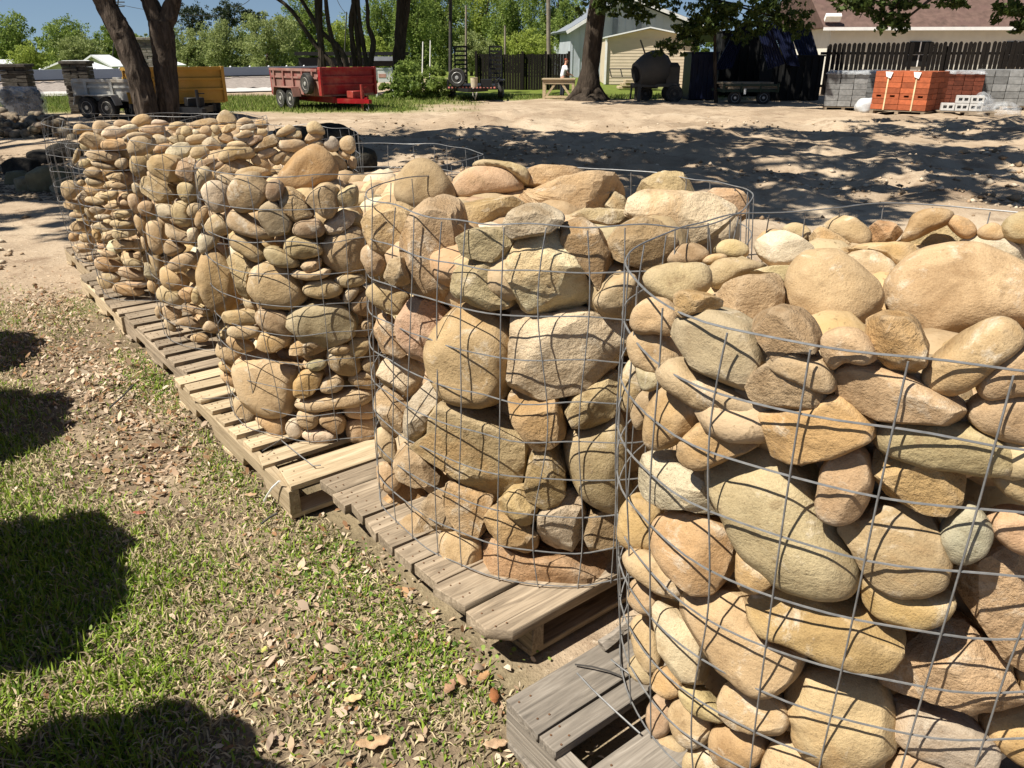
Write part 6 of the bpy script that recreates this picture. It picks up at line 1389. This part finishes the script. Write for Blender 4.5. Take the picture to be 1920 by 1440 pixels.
masonry('brick_pallet', 'bright orange brick cube with two straps on a pallet', 1700, 21.2, R(-47), 1.38, 1.2, .92, 4, 7, 4, M_BRICK, hole_row=2)
masonry('block_pallet', 'mottled grey block cube left of the orange bricks', 1580, 23.2, R(-20), 1.05, 1.1, .88, 3, 6, 3, M_CONC, straps=False, cover=M_PLASTIC)
masonry('block_pallet', 'dark grey block cube behind the white plastic bag', 1640, 24.4, R(-12), 1.1, 1.0, .86, 3, 6, 3, M_CONC, straps=False, cover=M_PLASTIC)
masonry('brick_pallet', 'dark brown brick cube right of the orange bricks', 1795, 22.6, R(-25), .95, 1.0, .9, 4, 8, 3, M_BROWNBRICK, straps=False, cover=M_PLASTIC)
masonry('block_pallet', 'grey concrete block cube at the right edge', 1872, 23.0, R(-22), 1.35, 1.1, .92, 4, 5, 3, M_CONC, straps=False)
masonry('block_pallet', 'second grey block cube cut by the right edge', 1960, 22.6, R(-22), 1.2, 1.1, .88, 4, 5, 3, M_CONC, straps=False)
o = ground_at(1795, 20.3); n = 0
for (x, z, lab) in ((0, 0, 'bottom left'), (.31, 0, 'bottom middle'), (.62, 0, 'bottom right'), (.31, .18, 'upper left'), (.62, .18, 'upper right')):
    r0 = empty('cored_block', o + np.array([x * .93 - .25, -x * .35, z + .1]), R(-20), f'{lab} of five pale cored blocks right of orange bricks', 'block', 'pale cored blocks')
    MB().box((0, 0, .03), (.29, .2, .05)).box((0, 0, .15), (.29, .2, .05)).box((-.125, 0, .09), (.04, .2, .07)).box((0, 0, .09), (.04, .2, .07)).box((.125, 0, .09), (.04, .2, .07)).box((0, .06, .09), (.25, .05, .07)).build('shell', M_LCONC, r0)
pb = empty('pallet', o + np.array([.1, .0, 0]), R(-20), 'low pallet under the pale cored blocks', 'pallet')
for i in range(5): MB().box((.1, -.25 + i * .14, .085), (1.3, .1, .02)).build('deck_board', M_WOOD_TAN, pb)
for x in (-.45, .1, .65): MB().box((x, .02, .035), (.09, .7, .07)).build('stringer', M_WOOD_TAN, pb)
def bag(name, c, r, label, mat, seed):
    D, F = ICO[3]; V = D * np.array(r); V *= (1 + .16 * fbm(D * 2.2 + seed, seed, 3))[:, None]; V[:, 2] = np.maximum(V[:, 2], -r[2] * .75); return tag(link(name, np_mesh(name, V, F, True), mat, None, np.array(c) + np.array([0, 0, r[2] * .72])), label, 'plastic wrap')
bag('plastic_bag', ground_at(1622, 21.8), (.27, .22, .24), 'shiny white plastic bag left of the orange bricks', plain('white_plastic', (.55, .57, .58), .25, 0, .15, 5, .2, spec=.6), 4)
bag('plastic_wrap', ground_at(1838, 20.2) + np.array([0, 0, .03]), (.34, .28, .30), 'crumpled clear plastic wrap over the pale cored blocks', M_PLASTIC, 6)
bag('plastic_wrap', ground_at(1880, 20.6), (.45, .3, .24), 'crumpled clear plastic wrap at the right edge', M_PLASTIC, 9)

# ------------------------------------------------------------------ stacked stone pillars, wrapped pallet and rubble on the left
def pillar(px, y1, wpx, ytop, Yd, label, mat, taper=0):
    o = ground_at(px, Yd); k = FPX / (Yd * math.cos(PITCH)); W = wpx / k; H = aty(px, ytop, Yd)[2]; root = empty('stone_pillar', o, R(8), label, 'pillar', 'stacked stone display pillars'); rg = np.random.default_rng(int(px)); n = int(H / .085); z = 0
    for i in range(n):
        h = H / n; t = 1 - taper * i / n; x = -W / 2
        for j, f in enumerate(((.34, .66) if i % 2 else (.6, .4))): MB().box((x * t + f * W * t / 2 + rg.normal() * .008, rg.normal() * .01, z + h / 2), (f * W * t * .985, W * .8 * t + rg.normal() * .02, h * .93)).build('stone_course', mat, root, .006); x += f * W
        z += h
    MB().box((0, 0, H + .02), (W * (1.12 - taper), W * (.95 - taper * .7), .07)).build('cap', mat, root, .01)
pillar(46, 215, 46, 120, 20.5, 'dark stacked stone pillar nearest the left edge', M_PILLAR); pillar(160, 215, 44, 116, 21.0, 'dark stacked stone pillar left of the grey trailer', M_PILLAR)
pillar(308, 215, 60, 71, 24.5, 'tall pale stone chimney pillar behind the forked trunk', M_PILLARL, .12); pillar(268, 150, 14, 116, 23, 'thin dark stone pillar between the two trunks', M_PILLAR)
o = ground_at(42, 18.4); wp = empty('wrapped_pallet', o, R(10), 'pallet of stone under clear plastic before the leftmost pillar', 'pallet'); rg = np.random.default_rng(2)
for k in range(4):
    for j in range(3): V, F = rand_stone(rg, np.array([(j - 1) * .28, 0, .16 + k * .15]), .16); c_ = link('stone', np_mesh('stone', V, F, True), M_DKROCK, wp)
D, F = ICO[3]; q = np.sign(D) * np.abs(D) ** .45 * np.array([.46, .34, .36]); q *= (1 + .05 * fbm(D * 4, 7, 2))[:, None]; link('wrap', np_mesh('wrap', q + np.array([0, 0, .42]), F, True), M_PLASTIC, wp)
MB().box((0, 0, .05), (.95, .75, .07)).build('base', M_WOOD_GREY, wp, .004)
def rock(px, Yd, r, label, mat, name='boulder', cat='boulder', group=None, seed=0, rot=0, sub=4, z=0):
    D, F = ICO[sub]; rg = np.random.default_rng(seed + 900); pw = 2.8; s = 1 / (np.abs(D) ** pw).sum(1) ** (1 / pw); V = D * s[:, None] * np.array(r)
    for i in range(6):
        n = rg.normal(size=3); n[2] = abs(n[2]) * .8; n /= np.linalg.norm(n); h = V @ n; V -= np.outer(np.clip(h - h.max() * rg.uniform(.72, .92), 0, None), n) * .95
    V *= (1 + .06 * fbm(D * 2.5 + seed, seed % 50, 4))[:, None]; o = ground_at(px, Yd); ob = link(name, np_mesh(name, V, F, True), mat, None, o + np.array([0, 0, r[2] * .75 + z]), (0, 0, rot)); return tag(ob, label, cat, group)
rock(548, 11.6, (.36, .34, .25), 'black boulder left of the pair behind the cages', M_DKROCK, seed=1); rock(614, 11.8, (.42, .34, .25), 'black boulder right of the pair behind the cages', M_DKROCK, seed=2, rot=.4); rock(668, 10.6, (.22, .2, .16), 'small dark boulder right of the black pair', M_DKROCK, seed=3); rock(525, 11.0, (.2, .2, .3), 'narrow dark boulder left of the black pair', M_DKROCK, seed=4)
for i, (x, Yd, r, lab, m_) in enumerate([(14, 10.4, (.22, .2, .13), 'dark boulder at the left edge', M_DKROCK), (62, 9.0, (.24, .2, .17), 'mossy ribbed boulder in the left bed', M_MOSSROCK), (16, 9.0, (.15, .14, .10), 'mossy boulder at the left edge below the dark one', M_MOSSROCK), (90, 8.8, (.15, .14, .11), 'mossy boulder touching the half empty cage', M_MOSSROCK), (62, 11.4, (.26, .2, .12), 'low dark boulder behind the ribbed boulder', M_DKROCK), (104, 11.9, (.3, .2, .15), 'flat dark boulder behind the half empty cage', M_DKROCK), (-2, 9.6, (.14, .14, .10), 'small mossy boulder cut by the left edge', M_MOSSROCK)]): rock(x, Yd, r, lab, m_, seed=10 + i, group='boulders around the left bed')
RUB = []; rg = np.random.default_rng(17)
for i in range(150):
    x, Yd = rg.uniform(-40, 130), rg.uniform(14.6, 17.2); p = ground_at(x, Yd); RUB.append((*rand_stone(rg, p + np.array([0, 0, rg.uniform(.02, .34) * (1 - max(0, (x - 90) / 45))]), .12, None, 2), jitter((.10, .085, .065), rg, .4)))
mass_obj('rubble_heap', RUB, 'dark heap of flat rubble stone at the left edge', M_MASS)
BED = []  # mulch laid thicker, so its dark colour also stands in for shade
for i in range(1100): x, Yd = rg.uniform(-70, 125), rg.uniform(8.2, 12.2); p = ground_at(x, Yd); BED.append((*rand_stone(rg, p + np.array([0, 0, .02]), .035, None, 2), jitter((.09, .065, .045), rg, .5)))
mass_obj('mulch', BED, 'dark mulch and bark, also standing in for shade, between the left boulders', M_MASS)
